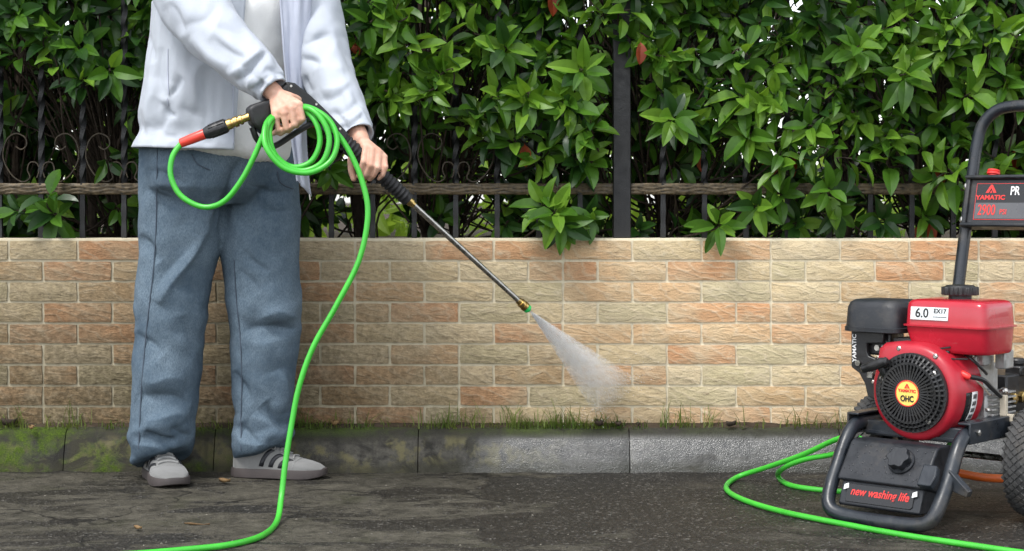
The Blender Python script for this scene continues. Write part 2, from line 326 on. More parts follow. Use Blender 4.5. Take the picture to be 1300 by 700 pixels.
# ------------------------------------------------------------------ mesh helpers
def cat(pts, n):
    """Catmull-Rom through pts (tuples of any length), n samples per span."""
    pts = [np.array(p, float) for p in pts]
    ext = [2 * pts[0] - pts[1]] + pts + [2 * pts[-1] - pts[-2]]
    out = []
    for i in range(1, len(ext) - 2):
        p0, p1, p2, p3 = ext[i - 1:i + 3]
        for k in range(n):
            t = k / n
            out.append(0.5 * ((2 * p1) + (-p0 + p2) * t + (2 * p0 - 5 * p1 + 4 * p2 - p3) * t * t + (-p0 + 3 * p1 - 3 * p2 + p3) * t ** 3))
    out.append(pts[-1]); return out
def smooth_shade(me, ang=35):
    me.polygons.foreach_set('use_smooth', [True] * len(me.polygons))
    if ang < 179: me.set_sharp_from_angle(angle=R(ang))
class MB:
    def __init__(s): s.v = []; s.f = []; s.mi = []; s.cur = 0
    def add(s, vs, fs):
        k = len(s.v); s.v += [tuple(v) for v in vs]
        s.f += [tuple(i + k for i in f) for f in fs]; s.mi += [s.cur] * len(fs)
    def box(s, c, size, rot=None):
        hx, hy, hz = (d / 2 for d in size); m = rot or Matrix.Identity(3); c = Vector(c)
        vs = [c + m @ Vector((x * hx, y * hy, z * hz)) for x in (-1, 1) for y in (-1, 1) for z in (-1, 1)]
        s.add(vs, [(0, 1, 3, 2), (4, 6, 7, 5), (0, 4, 5, 1), (2, 3, 7, 6), (0, 2, 6, 4), (1, 5, 7, 3)])
        return s
    def tube(s, pts, r, n=10, caps=True):
        pts = [Vector(p[:3]) for p in pts]; N = len(pts)
        rs = [r] * N if isinstance(r, (int, float)) else list(r)
        t0 = (pts[1] - pts[0]).normalized()
        up = Vector((0, 0, 1)) if abs(t0.z) < 0.9 else Vector((1, 0, 0))
        nrm = (up - t0 * up.dot(t0)).normalized(); vs = []
        for i, p in enumerate(pts):
            t = (pts[min(i + 1, N - 1)] - pts[max(i - 1, 0)]).normalized()
            nrm = (nrm - t * nrm.dot(t))
            nrm = nrm.normalized() if nrm.length > 1e-6 else t.orthogonal().normalized()
            b = t.cross(nrm)
            for k in range(n):
                a = 2 * math.pi * k / n
                vs.append(p + (nrm * math.cos(a) + b * math.sin(a)) * rs[i])
        fs = [(i * n + k, i * n + (k + 1) % n, (i + 1) * n + (k + 1) % n, (i + 1) * n + k) for i in range(N - 1) for k in range(n)]
        if caps: fs += [tuple(range(n - 1, -1, -1)), tuple((N - 1) * n + k for k in range(n))]
        s.add(vs, fs); return s
    def lathe(s, prof, o, axis, n=32, ref=None, closed=False):
        """prof: (radius, height) along axis from o."""
        o = Vector(o); ax = Vector(axis).normalized()
        a = (Vector(ref) if ref else ax.orthogonal()); a = (a - ax * a.dot(ax)).normalized(); b = ax.cross(a)
        vs = [o + ax * h + (a * math.cos(2 * math.pi * k / n) + b * math.sin(2 * math.pi * k / n)) * r for r, h in prof for k in range(n)]
        M = len(prof)
        fs = [(i * n + k, i * n + (k + 1) % n, (i + 1) * n + (k + 1) % n, (i + 1) * n + k) for i in range(M - 1) for k in range(n)]
        if closed: fs += [((M - 1) * n + k, (M - 1) * n + (k + 1) % n, (k + 1) % n, k) for k in range(n)]
        else: fs += [tuple(range(n - 1, -1, -1)), tuple((M - 1) * n + k for k in range(n))]
        s.add(vs, fs); return s
    def prism(s, poly, o, ex, ey, ez, d0, d1):
        """2-D polygon in (ex, ey) at o, extruded along ez from d0 to d1."""
        o, ex, ey, ez = (Vector(q) for q in (o, ex, ey, ez)); n = len(poly)
        vs = [o + ex * x + ey * y + ez * d for d in (d0, d1) for x, y in poly]
        fs = [(i, (i + 1) % n, n + (i + 1) % n, n + i) for i in range(n)] + [tuple(range(n - 1, -1, -1)), tuple(range(n, 2 * n))]
        s.add(vs, fs); return s
    def grid(s, rows, close=False):
        N, M = len(rows), len(rows[0]); vs = [p for r in rows for p in r]
        rng = range(M) if close else range(M - 1)
        s.add(vs, [(i * M + k, i * M + (k + 1) % M, (i + 1) * M + (k + 1) % M, (i + 1) * M + k) for i in range(N - 1) for k in rng]); return s
    def loft(s, rows):
        s.grid(rows, True); N, M = len(rows), len(rows[0]); k = len(s.v) - N * M
        s.f += [tuple(k + i for i in range(M - 1, -1, -1)), tuple(k + (N - 1) * M + i for i in range(M))]; s.mi += [s.cur] * 2
        return s
    def mesh(s, name, fix=True, ang=35):
        me = bpy.data.meshes.new(name); me.from_pydata(s.v, [], s.f)
        me.polygons.foreach_set('material_index', s.mi)
        if fix:
            bm = bmesh.new(); bm.from_mesh(me); bmesh.ops.recalc_face_normals(bm, faces=bm.faces); bm.to_mesh(me); bm.free()
        me.update(); smooth_shade(me, ang); return me
    def build(s, name, mat, parent=None, bevel=0, seg=2, ang=35, fix=True, world=False, solid=0):
        me = s.mesh(name, fix, ang)
        if world and parent is not None:
            me.transform(Matrix.Translation(-root_loc(parent)))
        return link(name, me, mat, parent, bevel, seg, solid)
def root_loc(o):
    while o.parent: o = o.parent
    return Vector(o.location)
def link(name, me, mat, parent=None, bevel=0, seg=2, solid=0):
    for m in (mat if isinstance(mat, (list, tuple)) else [mat]):
        if len(me.materials) < (len(mat) if isinstance(mat, (list, tuple)) else 1): me.materials.append(MATS[m])
    o = bpy.data.objects.new(name, me); col.objects.link(o)
    if parent is not None: o.parent = parent
    if solid:
        m = o.modifiers.new('solid', 'SOLIDIFY'); m.thickness = solid; m.offset = -1
    if bevel:
        m = o.modifiers.new('bevel', 'BEVEL'); m.width = bevel; m.segments = seg; m.limit_method = 'ANGLE'; m.angle_limit = R(30); m.harden_normals = False
    return o
def thing(name, label, cat_, loc=(0, 0, 0), rz=0, group=None):
    o = bpy.data.objects.new(name, None); o.empty_display_size = 0.1; col.objects.link(o)
    o.location = loc; o.rotation_euler = (0, 0, rz); return tag(o, label, cat_, group)
def tag(o, label=None, cat_=None, group=None, kind=None):
    if label: o['label'] = label
    if cat_: o['category'] = cat_
    if group: o['group'] = group
    if kind: o['kind'] = kind
    return o
def text_mesh(body, size, extrude=0.0004, shear=0.0, bold=0.0, sx=1.0):
    cu = bpy.data.curves.new('t', 'FONT'); cu.body = body; cu.size = size; cu.extrude = extrude; cu.shear = shear; cu.offset = bold
    cu.align_x = 'CENTER'; cu.align_y = 'CENTER'
    ob = bpy.data.objects.new('t', cu); col.objects.link(ob)
    bpy.context.view_layer.update()
    me = bpy.data.meshes.new_from_object(ob.evaluated_get(bpy.context.evaluated_depsgraph_get()))
    bpy.data.objects.remove(ob); bpy.data.curves.remove(cu)
    me.transform(Matrix.Diagonal((sx, 1, 1, 1))); return me
def put_text(name, body, size, mat, parent, o, ex, ey, sx=1.0, shear=0.0, bold=0.0):
    me = text_mesh(body, size, 0.0004, shear, bold, sx)
    ex, ey = Vector(ex).normalized(), Vector(ey).normalized(); ez = ex.cross(ey)
    m = Matrix((ex, ey, ez)).transposed().to_4x4(); m.translation = Vector(o)
    me.transform(m); return link(name, me, mat, parent)
def evaluated(me_parts, mods):
    """Apply modifiers to a temporary object and return the mesh."""
    ob = bpy.data.objects.new('tmp', me_parts); col.objects.link(ob); mods(ob)
    bpy.context.view_layer.update()
    me = bpy.data.meshes.new_from_object(ob.evaluated_get(bpy.context.evaluated_depsgraph_get()))
    bpy.data.objects.remove(ob); return me
def remesh(me, voxel, smooth=4, fac=0.5):
    def mods(ob):
        m = ob.modifiers.new('r', 'REMESH'); m.mode = 'VOXEL'; m.voxel_size = voxel
        if smooth: q = ob.modifiers.new('s', 'SMOOTH'); q.factor = fac; q.iterations = smooth
    return evaluated(me, mods)
def displace(me, fn):
    me.update(); n = len(me.vertices)
    co = np.empty(n * 3); me.vertices.foreach_get('co', co); co = co.reshape(-1, 3)
    no = np.empty(n * 3); me.vertex_normals.foreach_get('vector', no); no = no.reshape(-1, 3)
    d = np.array([fn(Vector(c)) for c in co])
    co = co + no * d[:, None]; me.vertices.foreach_set('co', co.ravel()); me.update()
def traced_folds(me, off, folds):
    """Push creases into cloth: each fold is a line (x0, y0, x1, y1, width px, height m) on the side that faces the viewer."""
    me.update(); n = len(me.vertices)
    co = np.empty(n * 3); me.vertices.foreach_get('co', co); co = co.reshape(-1, 3)
    no = np.empty(n * 3); me.vertex_normals.foreach_get('vector', no); no = no.reshape(-1, 3)
    w = co + np.array(off); px = 650 + F * w[:, 0] / w[:, 1]; py = HORIZON - F * (w[:, 2] - EYE) / w[:, 1]
    front = np.clip(-no[:, 1] * 1.6, 0, 1) if no[:, 1].mean() < 0.6 else np.clip(no[:, 1] * 1.6, 0, 1); d = np.zeros(n)
    for x0, y0, x1, y1, wd, h in folds:
        wd *= .9; h *= 1.7
        L = math.hypot(x1 - x0, y1 - y0); ux, uy = (x1 - x0) / L, (y1 - y0) / L
        t = ((px - x0) * ux + (py - y0) * uy) / L; e = (px - x0) * -uy + (py - y0) * ux + wd * .5 * np.sin(t * 5 + x0)
        prof = np.where(e < 0, np.exp(-(np.abs(e) / wd) ** 1.2), np.exp(-(np.abs(e) / (wd * 2.2)) ** 1.2))
        d += h * prof * np.sin(np.pi * np.clip(t, 0, 1)) ** .6 * (t > 0) * (t < 1)
    co += no * (d * front)[:, None]; me.vertices.foreach_set('co', co.ravel()); me.update()
def nz(x, y, z): return noise.noise(Vector((x, y, z)))
def ridge(x, y, z): return 1 - abs(nz(x, y, z)) * 2
def crease(x, y, z, w=5.0): return max(0.0, 1 - abs(nz(x, y, z)) * w) ** 1.5

# ================================================================== SETTING
Y_KERB, Y_WALL, Z_KERB, Z_WALL = 5.357, 5.47, 0.129, 0.7206
# --- road: fine near the camera's view, coarse beyond
xs = [-60, -20, -8, -4] + list(np.linspace(-2.6, 2.6, 174)) + [4, 8, 20, 60]
ys = [-60, -20, -5, 0, 2, 3] + list(np.linspace(3.5, 5.36, 63)) + [5.45]
def road_z(x, y):
    if 3.3 < y and abs(x) < 2.7:
        return 0.004 * nz(x * 2.2, y * 2.2, 1.3) + 0.003 * nz(x * 9, y * 9, 4.1) + 0.0016 * nz(x * 31, y * 31, 7)
    return 0.0
m = MB(); m.grid([[(x, y, road_z(x, y)) for x in xs] for y in ys])
tag(m.build('road', 'asphalt', ang=180), kind='structure')
# --- planting bed behind the wall, out to the horizon
m = MB(); bx_ = [-80, -20, -6] + list(np.linspace(-3, 3, 61)) + [6, 20, 80]
m.grid([[(x, y, (0.675 + 0.03 * nz(x * 3, y * 3, 2) + 0.012 * nz(x * 14, y * 14, 5)) if abs(x) < 3.1 and y < 7.5 else 0.66) for x in bx_]
        for y in [5.6] + list(np.linspace(5.64, 7.4, 22)) + [9, 14, 30, 140]])
tag(m.build('planting_bed', 'soil', ang=180), kind='structure')
# --- kerb stones
kerb = MB(); kerb.box((0, Y_KERB + 0.115, 0.04), (14, 0.14, 0.12)); kerb = tag(kerb.build('kerb', 'kerb_concrete'), kind='structure')
joints = [-3.02, -2.37, -1.38 - 0.02, -0.925, -0.292, 0.365, 1.02, 1.68, 2.33, 3.0]
joints = [-3.35, -2.70, -2.05, -1.39, -0.925, -0.292, 0.365, 1.02, 1.68, 2.33, 3.0]
for a, b in zip(joints, joints[1:]):
    rows = []; n = 26
    for i in range(n + 1):
        u = i / n; x = a + 0.0015 + (b - a - 0.003) * u
        e = min(u, 1 - u) * (b - a); rd = 0.007 * max(0, 1 - e / 0.012) ** 2
        prof = [(-0.006, -0.05), (0.0, 0.012), (0.009, 0.045), (0.019, 0.075), (0.029, 0.100), (0.038, 0.118), (0.060, 0.130), (0.10, 0.131), (0.16, 0.131), (0.16, -0.05)]
        row = []
        for k, (dy, z) in enumerate(prof):
            w = 0.004 * nz(x * 7, z * 9, a) + 0.003 * nz(x * 24, z * 24, a + 3)
            row.append((x, Y_KERB + dy + rd + (w if k < 7 else 0), z + (w * 0.6 if 2 < k < 8 else 0)))
        rows.append(row)
    m = MB(); m.loft(rows); m.build('kerb_stone', 'kerb_concrete', kerb, ang=50)

# --- brick-faced wall
wall = thing('brick_wall', 'low garden wall faced with tan and orange rough bricks under the iron fence', 'wall', (0, Y_WALL, Z_KERB))
m = MB(); m.box((0, 0.0015 + 0.075, (Z_WALL - Z_KERB) / 2 - 0.04), (7.2, 0.15, Z_WALL - Z_KERB + 0.08)); m.build('wall_core', 'mortar', wall, bevel=0.003)
PITCH, ROW, JT = 0.2187, 0.0657, 0.0075
def brick_mesh(w, h, seed):
    rr = random.Random(seed); nx, nz_ = (7 if w > 0.15 else 4), 3; vs = []; fs = []
    for j in range(nz_ + 1):
        for i in range(nx + 1):
            ex = i in (0, nx); ez_ = j in (0, nz_)
            x = -w / 2 + w * i / nx + (0 if ex else rr.uniform(-.006, .006)); z = -h / 2 + h * j / nz_ + (0 if ez_ else rr.uniform(-.004, .004))
            y = -0.0035 if (ex or ez_) else -0.0066 + rr.uniform(-0.0018, 0.0016)
            if ex and ez_: x *= 0.992; z *= 0.97
            if ez_: z += rr.uniform(-.0017, .0012)
            if ex: x += rr.uniform(-.0017, .0012)
            vs.append((x, y, z))
    W = nx + 1
    fs = [(j * W + i, j * W + i + 1, (j + 1) * W + i + 1, (j + 1) * W + i) for j in range(nz_) for i in range(nx)]
    rim = [i for i in range(W)] + [j * W + nx for j in range(1, nz_ + 1)] + [nz_ * W + i for i in range(nx - 1, -1, -1)] + [j * W for j in range(nz_ - 1, 0, -1)]
    k = len(vs); vs += [(vs[i][0] * 1.004, 0.0055, vs[i][2] * 1.012) for i in rim]; L = len(rim)
    fs += [(rim[i], k + i, k + (i + 1) % L, rim[(i + 1) % L]) for i in range(L)]
    mb = MB(); mb.add(vs, fs); me = mb.mesh('brick', ang=40); me.materials.append(MATS['facing_brick']); return me
FULL = [brick_mesh(PITCH - JT, ROW - JT, i) for i in range(8)]; HALF = [brick_mesh(PITCH / 2 - JT, ROW - JT, 50 + i) for i in range(6)]
SHEET = 3 * PITCH; X0 = P(714.7, 400, Y_WALL).x
for r in range(9):
    upper = r < 5; off = X0 if upper else X0 + SHEET / 2
    half_row = (r % 2 == 1) if upper else ((r - 5) % 2 == 1)
    zc = Z_WALL - Z_KERB - 0.004 - ROW * (r + 0.5)
    for sh in range(-5, 4):
        x = off + sh * SHEET
        segs = [0.5, 1, 1, 0.5] if half_row else [1, 1, 1]
        for sg in segs:
            w = sg * PITCH; cx = x + w / 2; x += w
            if abs(cx) > 2.62: continue
            o = bpy.data.objects.new('brick', random.choice(FULL if sg == 1 else HALF)); col.objects.link(o); o.parent = wall
            o.location = (cx, 0, zc + random.uniform(-.0006, .0006))
            if random.random() < 0.5: o.rotation_euler = (0, math.pi, 0)

# --- iron fence on the wall
YF = 5.56
def fx(px): return (px - 650) / F * YF
fence = thing('iron_fence', 'black iron fence with patterned bronze rail and scrolls standing on the brick wall', 'fence', (0, YF, Z_WALL))
def fz(py): return EYE - (py - HORIZON) / F * YF - Z_WALL
step = 52.6
def rail(zc, hgt):
    xs_ = np.linspace(fx(-330), fx(1640), 400); rows = []
    for x in xs_:
        w = math.sin(x * 2 * math.pi / 0.105); w2 = math.sin(x * 2 * math.pi / 0.0525 + 1)
        row = []
        for k in range(9):
            v = k / 8 - 0.5; d = 0.0050 * math.cos(v * 20 + w * 2.2) + 0.0016 * w2
            row.append((x, -0.012 + (d if 0 < k < 8 else 0.003), zc + v * hgt * (1 + 0.04 * w)))
        row += [(x, 0.012, zc + 0.5 * hgt), (x, 0.012, zc - 0.5 * hgt)]; rows.append(row)
    m = MB(); m.loft(rows); return m.build('rail', 'bronzed_iron', fence, ang=180)
rail(fz(240), 0.036); rail(1.02, 0.036)
m = MB(); m.box((fx(789), 0, 0.55), (0.057, 0.057, 1.10)); m.build('post', 'iron', fence, bevel=0.003)
for px in (789 - 17 * step, 789 + 17 * step):
    m = MB(); m.box((fx(px), 0, 0.55), (0.057, 0.057, 1.10)); m.build('post', 'iron', fence, bevel=0.003)
pk = MB(); rows = []
for i in range(91):
    z = i / 90 * 1.2; a = 0.0 if z < 0.16 else (z - 0.16) * 26
    rr_ = 0.0095 + 0.0008 * math.sin(z * 90)
    rows.append([(rr_ * math.cos(a + R(45 + 90 * k)) * 1.2, rr_ * math.sin(a + R(45 + 90 * k)) * 1.2, z) for k in range(4)])
pk.loft(rows); pkm = pk.mesh('picket', ang=30); pkm.materials.append(MATS['iron'])
for k in range(-20, 17):
    if k in (0, -17): continue
    o = bpy.data.objects.new('picket', pkm); col.objects.link(o); o.parent = fence; o.location = (fx(789 + k * step), 0, 0)
def spiral(cx, cz, r0, a0, turns, sgn, n=26):
    return [(cx + r0 * (1 - 0.62 * i / n) * math.cos(a0 + sgn * turns * 2 * math.pi * i / n), -0.004, cz + r0 * (1 - 0.62 * i / n) * math.sin(a0 + sgn * turns * 2 * math.pi * i / n)) for i in range(n)]
pxs = 1 / F * YF
def scroll(cpx, sgn):
    # an S of forged flat iron: a big bow, a curl at the top, a small curl at the rail
    pts = [(0, 228), (12, 226), (17, 218), (13, 209), (4, 208), (0, 216), (4, 222), (12, 226)]
    big = [(20, 205), (8, 229), (22, 232), (40, 220), (50, 198), (45, 178), (34, 171), (22, 174), (18, 184), (24, 191), (32, 188), (33, 181)]
    q = [(5, 226), (2, 215), (6, 207), (14, 207), (17, 216), (14, 226), (24, 231), (38, 221), (48, 200), (44, 179), (33, 170), (21, 174), (18, 184), (25, 190), (32, 186)]
    c = cat([(fx(cpx) + sgn * a * pxs, -0.006, fz(b)) for a, b in q], 6)
    m = MB(); m.tube(c, 0.0026, 6); return m.build('scroll', 'scroll_iron', fence)
for cpx in (-53, 52.6, 157.8, 263, 473.5, 578.8):
    scroll(cpx, 1); scroll(cpx, -1)

# ================================================================== HEDGE
hedge = thing('hedge', 'dense green hedge with glossy oval leaves growing through the iron fence', 'hedge', (0, 6.0, 0.66))
rh = random.Random(21)
def rib_sharp(me):
    n = len(me.vertices); per = 22; idx = np.arange(n) % per; ctr = (idx % 3 == 1) | (idx == 21)
    ev = np.empty(len(me.edges) * 2, int); me.edges.foreach_get('vertices', ev); ev = ev.reshape(-1, 2)
    a = me.attributes.get('sharp_edge') or me.attributes.new('sharp_edge', 'BOOLEAN', 'EDGE')
    a.data.foreach_set('value', ctr[ev[:, 0]] & ctr[ev[:, 1]])
def leaf_mesh(name, curl, fold, mat):
    st = [(0.0, 0.02), (0.08, 0.05), (0.22, 0.62), (0.42, 1.0), (0.64, 0.97), (0.83, 0.66), (0.945, 0.27), (1.0, 0.0)]
    vs = []; fs = []
    for t, w in st:
        y = t; z = -curl * t * t + 0.04 * math.sin(t * 3); e = w * 0.205
        zz = fold * e
        if w == 0: vs += [(0, y, z)]
        else: vs += [(-e, y, z + zz + 0.012 * math.sin(t * 17)), (0, y, z), (e, y, z + zz + 0.012 * math.sin(t * 15 + 2))]
    for i in range(len(st) - 2):
        a, b = i * 3, (i + 1) * 3
        fs += [(a, a + 1, b + 1, b), (a + 1, a + 2, b + 2, b + 1)]
    a = (len(st) - 2) * 3; fs += [(a, a + 1, a + 3), (a + 1, a + 2, a + 3)]
    me = bpy.data.meshes.new(name); me.from_pydata(vs, [], fs); smooth_shade(me, 180)
    if mat: me.materials.append(MATS[mat])
    rib_sharp(me)
    return me, vs, fs
LM = ['leaf_dark', 'leaf_mid', 'leaf_fresh', 'leaf_red', 'leaf_far']
SHP = [(0.12, 0.55), (0.28, 0.7), (0.05, 0.42), (0.4, 0.6)]
LEAF = {(mt, k): leaf_mesh('leaf', c, f, mt)[0] for mt in LM[:4] for k, (c, f) in enumerate(SHP)}
LRAW = [leaf_mesh('raw', c, f, None)[1:] for c, f in SHP]
leaves = []      # (matrix, material index, shape)
def add_leaf(p, d, up, L, W, mi):
    d = d.normalized(); x = d.cross(up)
    if x.length < 1e-3: x = d.orthogonal()
    x.normalize(); n = x.cross(d)
    m = Matrix((x * L * W, d * L, n * L)).transposed().to_4x4(); m.translation = p
    leaves.append((m, mi, rh.randrange(4)))
def whorl(p, d, n, L, mi_fn, spread=(55, 100), droop=0.35):
    d = d.normalized(); a = d.orthogonal().normalized(); b = d.cross(a); ph = rh.uniform(0, 6.28)
    for i in range(n):
        th = ph + i * 2.4; tl = R(rh.uniform(*spread)) * (0.55 + 0.45 * i / max(1, n - 1))
        rad = a * math.cos(th) + b * math.sin(th)
        ld = d * math.cos(tl) + rad * math.sin(tl); ld.z -= droop * rh.uniform(0.3, 1.2)
        add_leaf(p - d * 0.006 * i + ld.normalized() * 0.006, ld, d + Vector((0, -0.25, 0.35)) * 0.6, L * rh.uniform(0.78, 1.15), rh.uniform(0.85, 1.15), mi_fn())
def pick(*w):
    return lambda: rh.choices(range(4), w)[0]
edge_tab = [(-200, 130), (0, 108), (60, 95), (100, 125), (170, 150), (300, 130), (400, 100), (450, 135), (530, 150), (600, 190), (660, 190), (700, 215), (770, 190), (830, 215), (900, 185), (950, 205), (1000, 228), (1100, 222), (1200, 225), (1300, 255), (1500, 250)]
def edge(px):
    for (a, ya), (b, yb) in zip(edge_tab, edge_tab[1:]):
        if a <= px <= b: return ya + (yb - ya) * (px - a) / (b - a)
    return 150
twig_ends = []
# front skin of leaf whorls
for px in np.arange(-240, 1560, 27):
    for py in np.arange(-175, 305, 26):
        qx, qy = px + rh.uniform(-17, 17), py + rh.uniform(-17, 17)
        lim = edge(qx) + 12 * nz(qx / 40, 3, 1)
        dens = 0.97 if qy < lim - 25 else (0.78 if qy < lim else (0.44 if qx > 640 else 0.27 if qx > 380 else 0.13))
        dens *= 0.82 + 0.5 * nz(qx / 85, qy / 70, 9.3)
        if rh.random() > dens: continue
        bulge = 0.5 + 0.5 * nz(qx / 120, qy / 95, 4.2)
        Y = 5.66 - 0.26 * bulge - 0.05 * rh.random() if qy < lim else rh.uniform(5.62, 5.95)
        if qx < 430 and qx > 120: Y = max(Y, 5.6)
        if 752 < qx < 826 and qy > 60: Y = rh.uniform(5.68, 5.95)
        p = P(qx, qy, Y)
        d = Vector((rh.uniform(-.9, .9), rh.uniform(-1.0, -.15), rh.uniform(-.35, 1.0)))
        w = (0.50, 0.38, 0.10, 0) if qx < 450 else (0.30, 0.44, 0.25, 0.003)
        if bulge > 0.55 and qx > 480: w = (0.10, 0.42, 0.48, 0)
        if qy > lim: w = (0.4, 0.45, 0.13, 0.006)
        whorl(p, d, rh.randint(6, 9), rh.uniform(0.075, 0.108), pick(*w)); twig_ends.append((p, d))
# sprigs that hang through the pickets, placed as in the photograph
for px, py, Y, n, L, d, w in [
        (62, 250, 5.48, 4, .115, (0, -.5, 1), (.5, .5, 0, 0)), (68, 273, 5.50, 7, .115, (-.1, -.7, .1), (.3, .6, .1, 0)), (24, 268, 5.55, 5, .10, (-.5, -.6, .1), (.5, .5, 0, 0)),
        (135, 205, 5.55, 4, .09, (.2, -.7, -.5), (.5, .5, 0, 0)), (150, 265, 5.62, 4, .09, (.3, -.7, -.3), (.5, .5, 0, 0)),
        (418, 215, 5.48, 7, .10, (.3, -1, -.2), (.2, .7, .1, 0)),
        (706, 268, 5.40, 9, .125, (.0, -.9, .5), (.1, .4, .5, 0)), (712, 282, 5.41, 9, .12, (.1, -1, -.35), (.2, .5, .3, 0)), (690, 262, 5.44, 6, .12, (-.5, -.7, .5), (.1, .4, .5, 0)), (745, 275, 5.47, 6, .105, (.7, -.8, .0), (.4, .5, .1, 0)),
        (912, 285, 5.42, 8, .112, (.05, -1, .3), (.1, .5, .4, 0)), (990, 248, 5.5, 8, .11, (.1, -.8, .3), (.3, .5, .2, 0)), (960, 262, 5.5, 7, .11, (-.3, -.9, 0), (.2, .6, .2, 0)),
        (1052, 240, 5.46, 8, .12, (.1, -.9, .3), (.2, .5, .3, 0)), (1060, 268, 5.5, 7, .11, (.2, -.9, -.3), (.3, .5, .2, 0)), (1120, 280, 5.56, 7, .11, (0, -.8, .1), (.5, .4, .1, 0)),
        (1010, 285, 5.56, 7, .10, (-.2, -.8, -.1), (.4, .5, .1, 0)), (1175, 275, 5.58, 7, .11, (.2, -.8, .2), (.5, .4, .1, 0)), (640, 285, 5.6, 5, .10, (-.2, -.9, -.1), (.5, .5, 0, 0)), (810, 292, 5.62, 5, .09, (.2, -.9, .2), (.4, .6, 0, 0)),
        (855, 150, 5.40, 9, .125, (.1, -1, .2), (.1, .6, .3, 0)), (1150, 95, 5.38, 9, .12, (.1, -1, .3), (.0, .4, .6, 0)), (1090, 60, 5.38, 9, .12, (0, -1, .4), (.0, .4, .6, 0)), (740, 90, 5.42, 8, .12, (0, -1, .2), (.2, .5, .3, 0)),
        (560, 90, 5.44, 8, .12, (0, -1, .1), (.1, .5, .4, 0)), (640, 60, 5.42, 9, .12, (0, -1, .3), (.2, .5, .3, 0)), (470, 30, 5.44, 8, .11, (0, -1, .2), (.2, .5, .3, 0)), (1230, 120, 5.42, 9, .12, (.2, -1, .3), (.1, .5, .4, 0)),
        (100, 60, 5.46, 9, .12, (.1, -1, .2), (.4, .5, .1, 0)), (140, 90, 5.46, 8, .12, (.3, -1, -.2), (.3, .6, .1, 0)), (50, 30, 5.48, 8, .115, (-.3, -1, .2), (.4, .5, .1, 0))]:
    p = P(px, py, Y); d = Vector(d)
    whorl(p, d, n + 1, L * .82, pick(*w), (45, 100), 0.35); twig_ends.append((p, d))
for px, py, Y in [(813, 66, 5.42), (666, 196, 5.5), (985, 215, 5.62), (1004, 208, 5.6), (1022, 190, 5.64), (700, 4, 5.5), (1196, 222, 5.6), (1292, 200, 5.62), (890, 205, 5.7), (1165, 300, 5.6), (975, 205, 5.66), (1180, 295, 5.6)]:
    add_leaf(P(px, py - 14, Y), Vector((rh.uniform(-.2, .2), -.15, -1)), Vector((rh.uniform(-.4, .4), -1, .2)), 0.075, 1.2, 3)
# deeper layers inside the hedge: dense above, thinner below
for i in range(2500):
    qx, qy, Y = rh.uniform(-330, 1650), rh.uniform(-220, 300), rh.uniform(5.9, 7.3)
    lim = edge(qx) + 40
    if qy > lim and rh.random() > (0.34 if qx > 380 else 0.85): continue
    if rh.random() > 0.97 + 0.55 * nz(qx / 60, qy / 55, 2.2): continue
    p = P(qx, qy, Y); d = Vector((rh.uniform(-1, 1), rh.uniform(-1, .6), rh.uniform(-.2, 1)))
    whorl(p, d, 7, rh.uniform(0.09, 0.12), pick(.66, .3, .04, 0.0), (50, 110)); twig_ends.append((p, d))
for i in range(420):
    qx, qy, Y = rh.uniform(-330, 430), rh.uniform(40, 296), rh.uniform(6.15, 7.4)
    if nz(qx / 26, qy / 30, 8.8) > 0.30: continue
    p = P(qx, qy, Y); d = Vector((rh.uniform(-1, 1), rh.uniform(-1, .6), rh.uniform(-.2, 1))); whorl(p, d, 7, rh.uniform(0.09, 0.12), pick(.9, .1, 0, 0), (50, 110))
# 300 leaves that show largest become parts of their own, the rest one mass
def show(lf):
    m, mi, k = lf; c = m @ Vector((0, .5, 0)); px = 650 + F * c.x / c.y; py = HORIZON - F * (c.z - EYE) / c.y
    if not (5 < px < 1295 and 3 < py < 340): return -1
    nrm = (m.to_3x3() @ Vector((0, 0, 1))).normalized()
    if 175 < px < 400 and py < 250: return -1
    return (6.2 - c.y) * (0.3 + abs(nrm.y)) * m.col[1].length * (1.4 if py > 225 else 1)
leaves.sort(key=show, reverse=True)
hl = Matrix.Translation(-hedge.location)
for m, mi, k in leaves[:300]:
    o = bpy.data.objects.new('leaf', LEAF[(LM[mi], k)]); col.objects.link(o); o.parent = hedge; o.matrix_basis = hl @ m
def leaf_mass(items, name, mats, parent, off):
    V = []; Fc = []; MI = []; base = 0
    for m, mi, k in items:
        vs, fs = LRAW[k]; mm = np.array(m); a = np.array(vs) @ mm[:3, :3].T + mm[:3, 3] - np.array(off)
        V.append(a); Fc += [tuple(i + base for i in f) for f in fs]; MI += [mi] * len(fs); base += len(vs)
    me = bpy.data.meshes.new(name); me.from_pydata(np.vstack(V), [], Fc); me.polygons.foreach_set('material_index', MI); smooth_shade(me, 180)
    for q in mats: me.materials.append(MATS[q])
    rib_sharp(me)
    o = bpy.data.objects.new(name, me); col.objects.link(o); o.parent = parent; return tag(o, kind='stuff')
leaf_mass(leaves[300:], 'foliage', LM[:4], hedge, hedge.location)
print('hedge leaves', len(leaves))
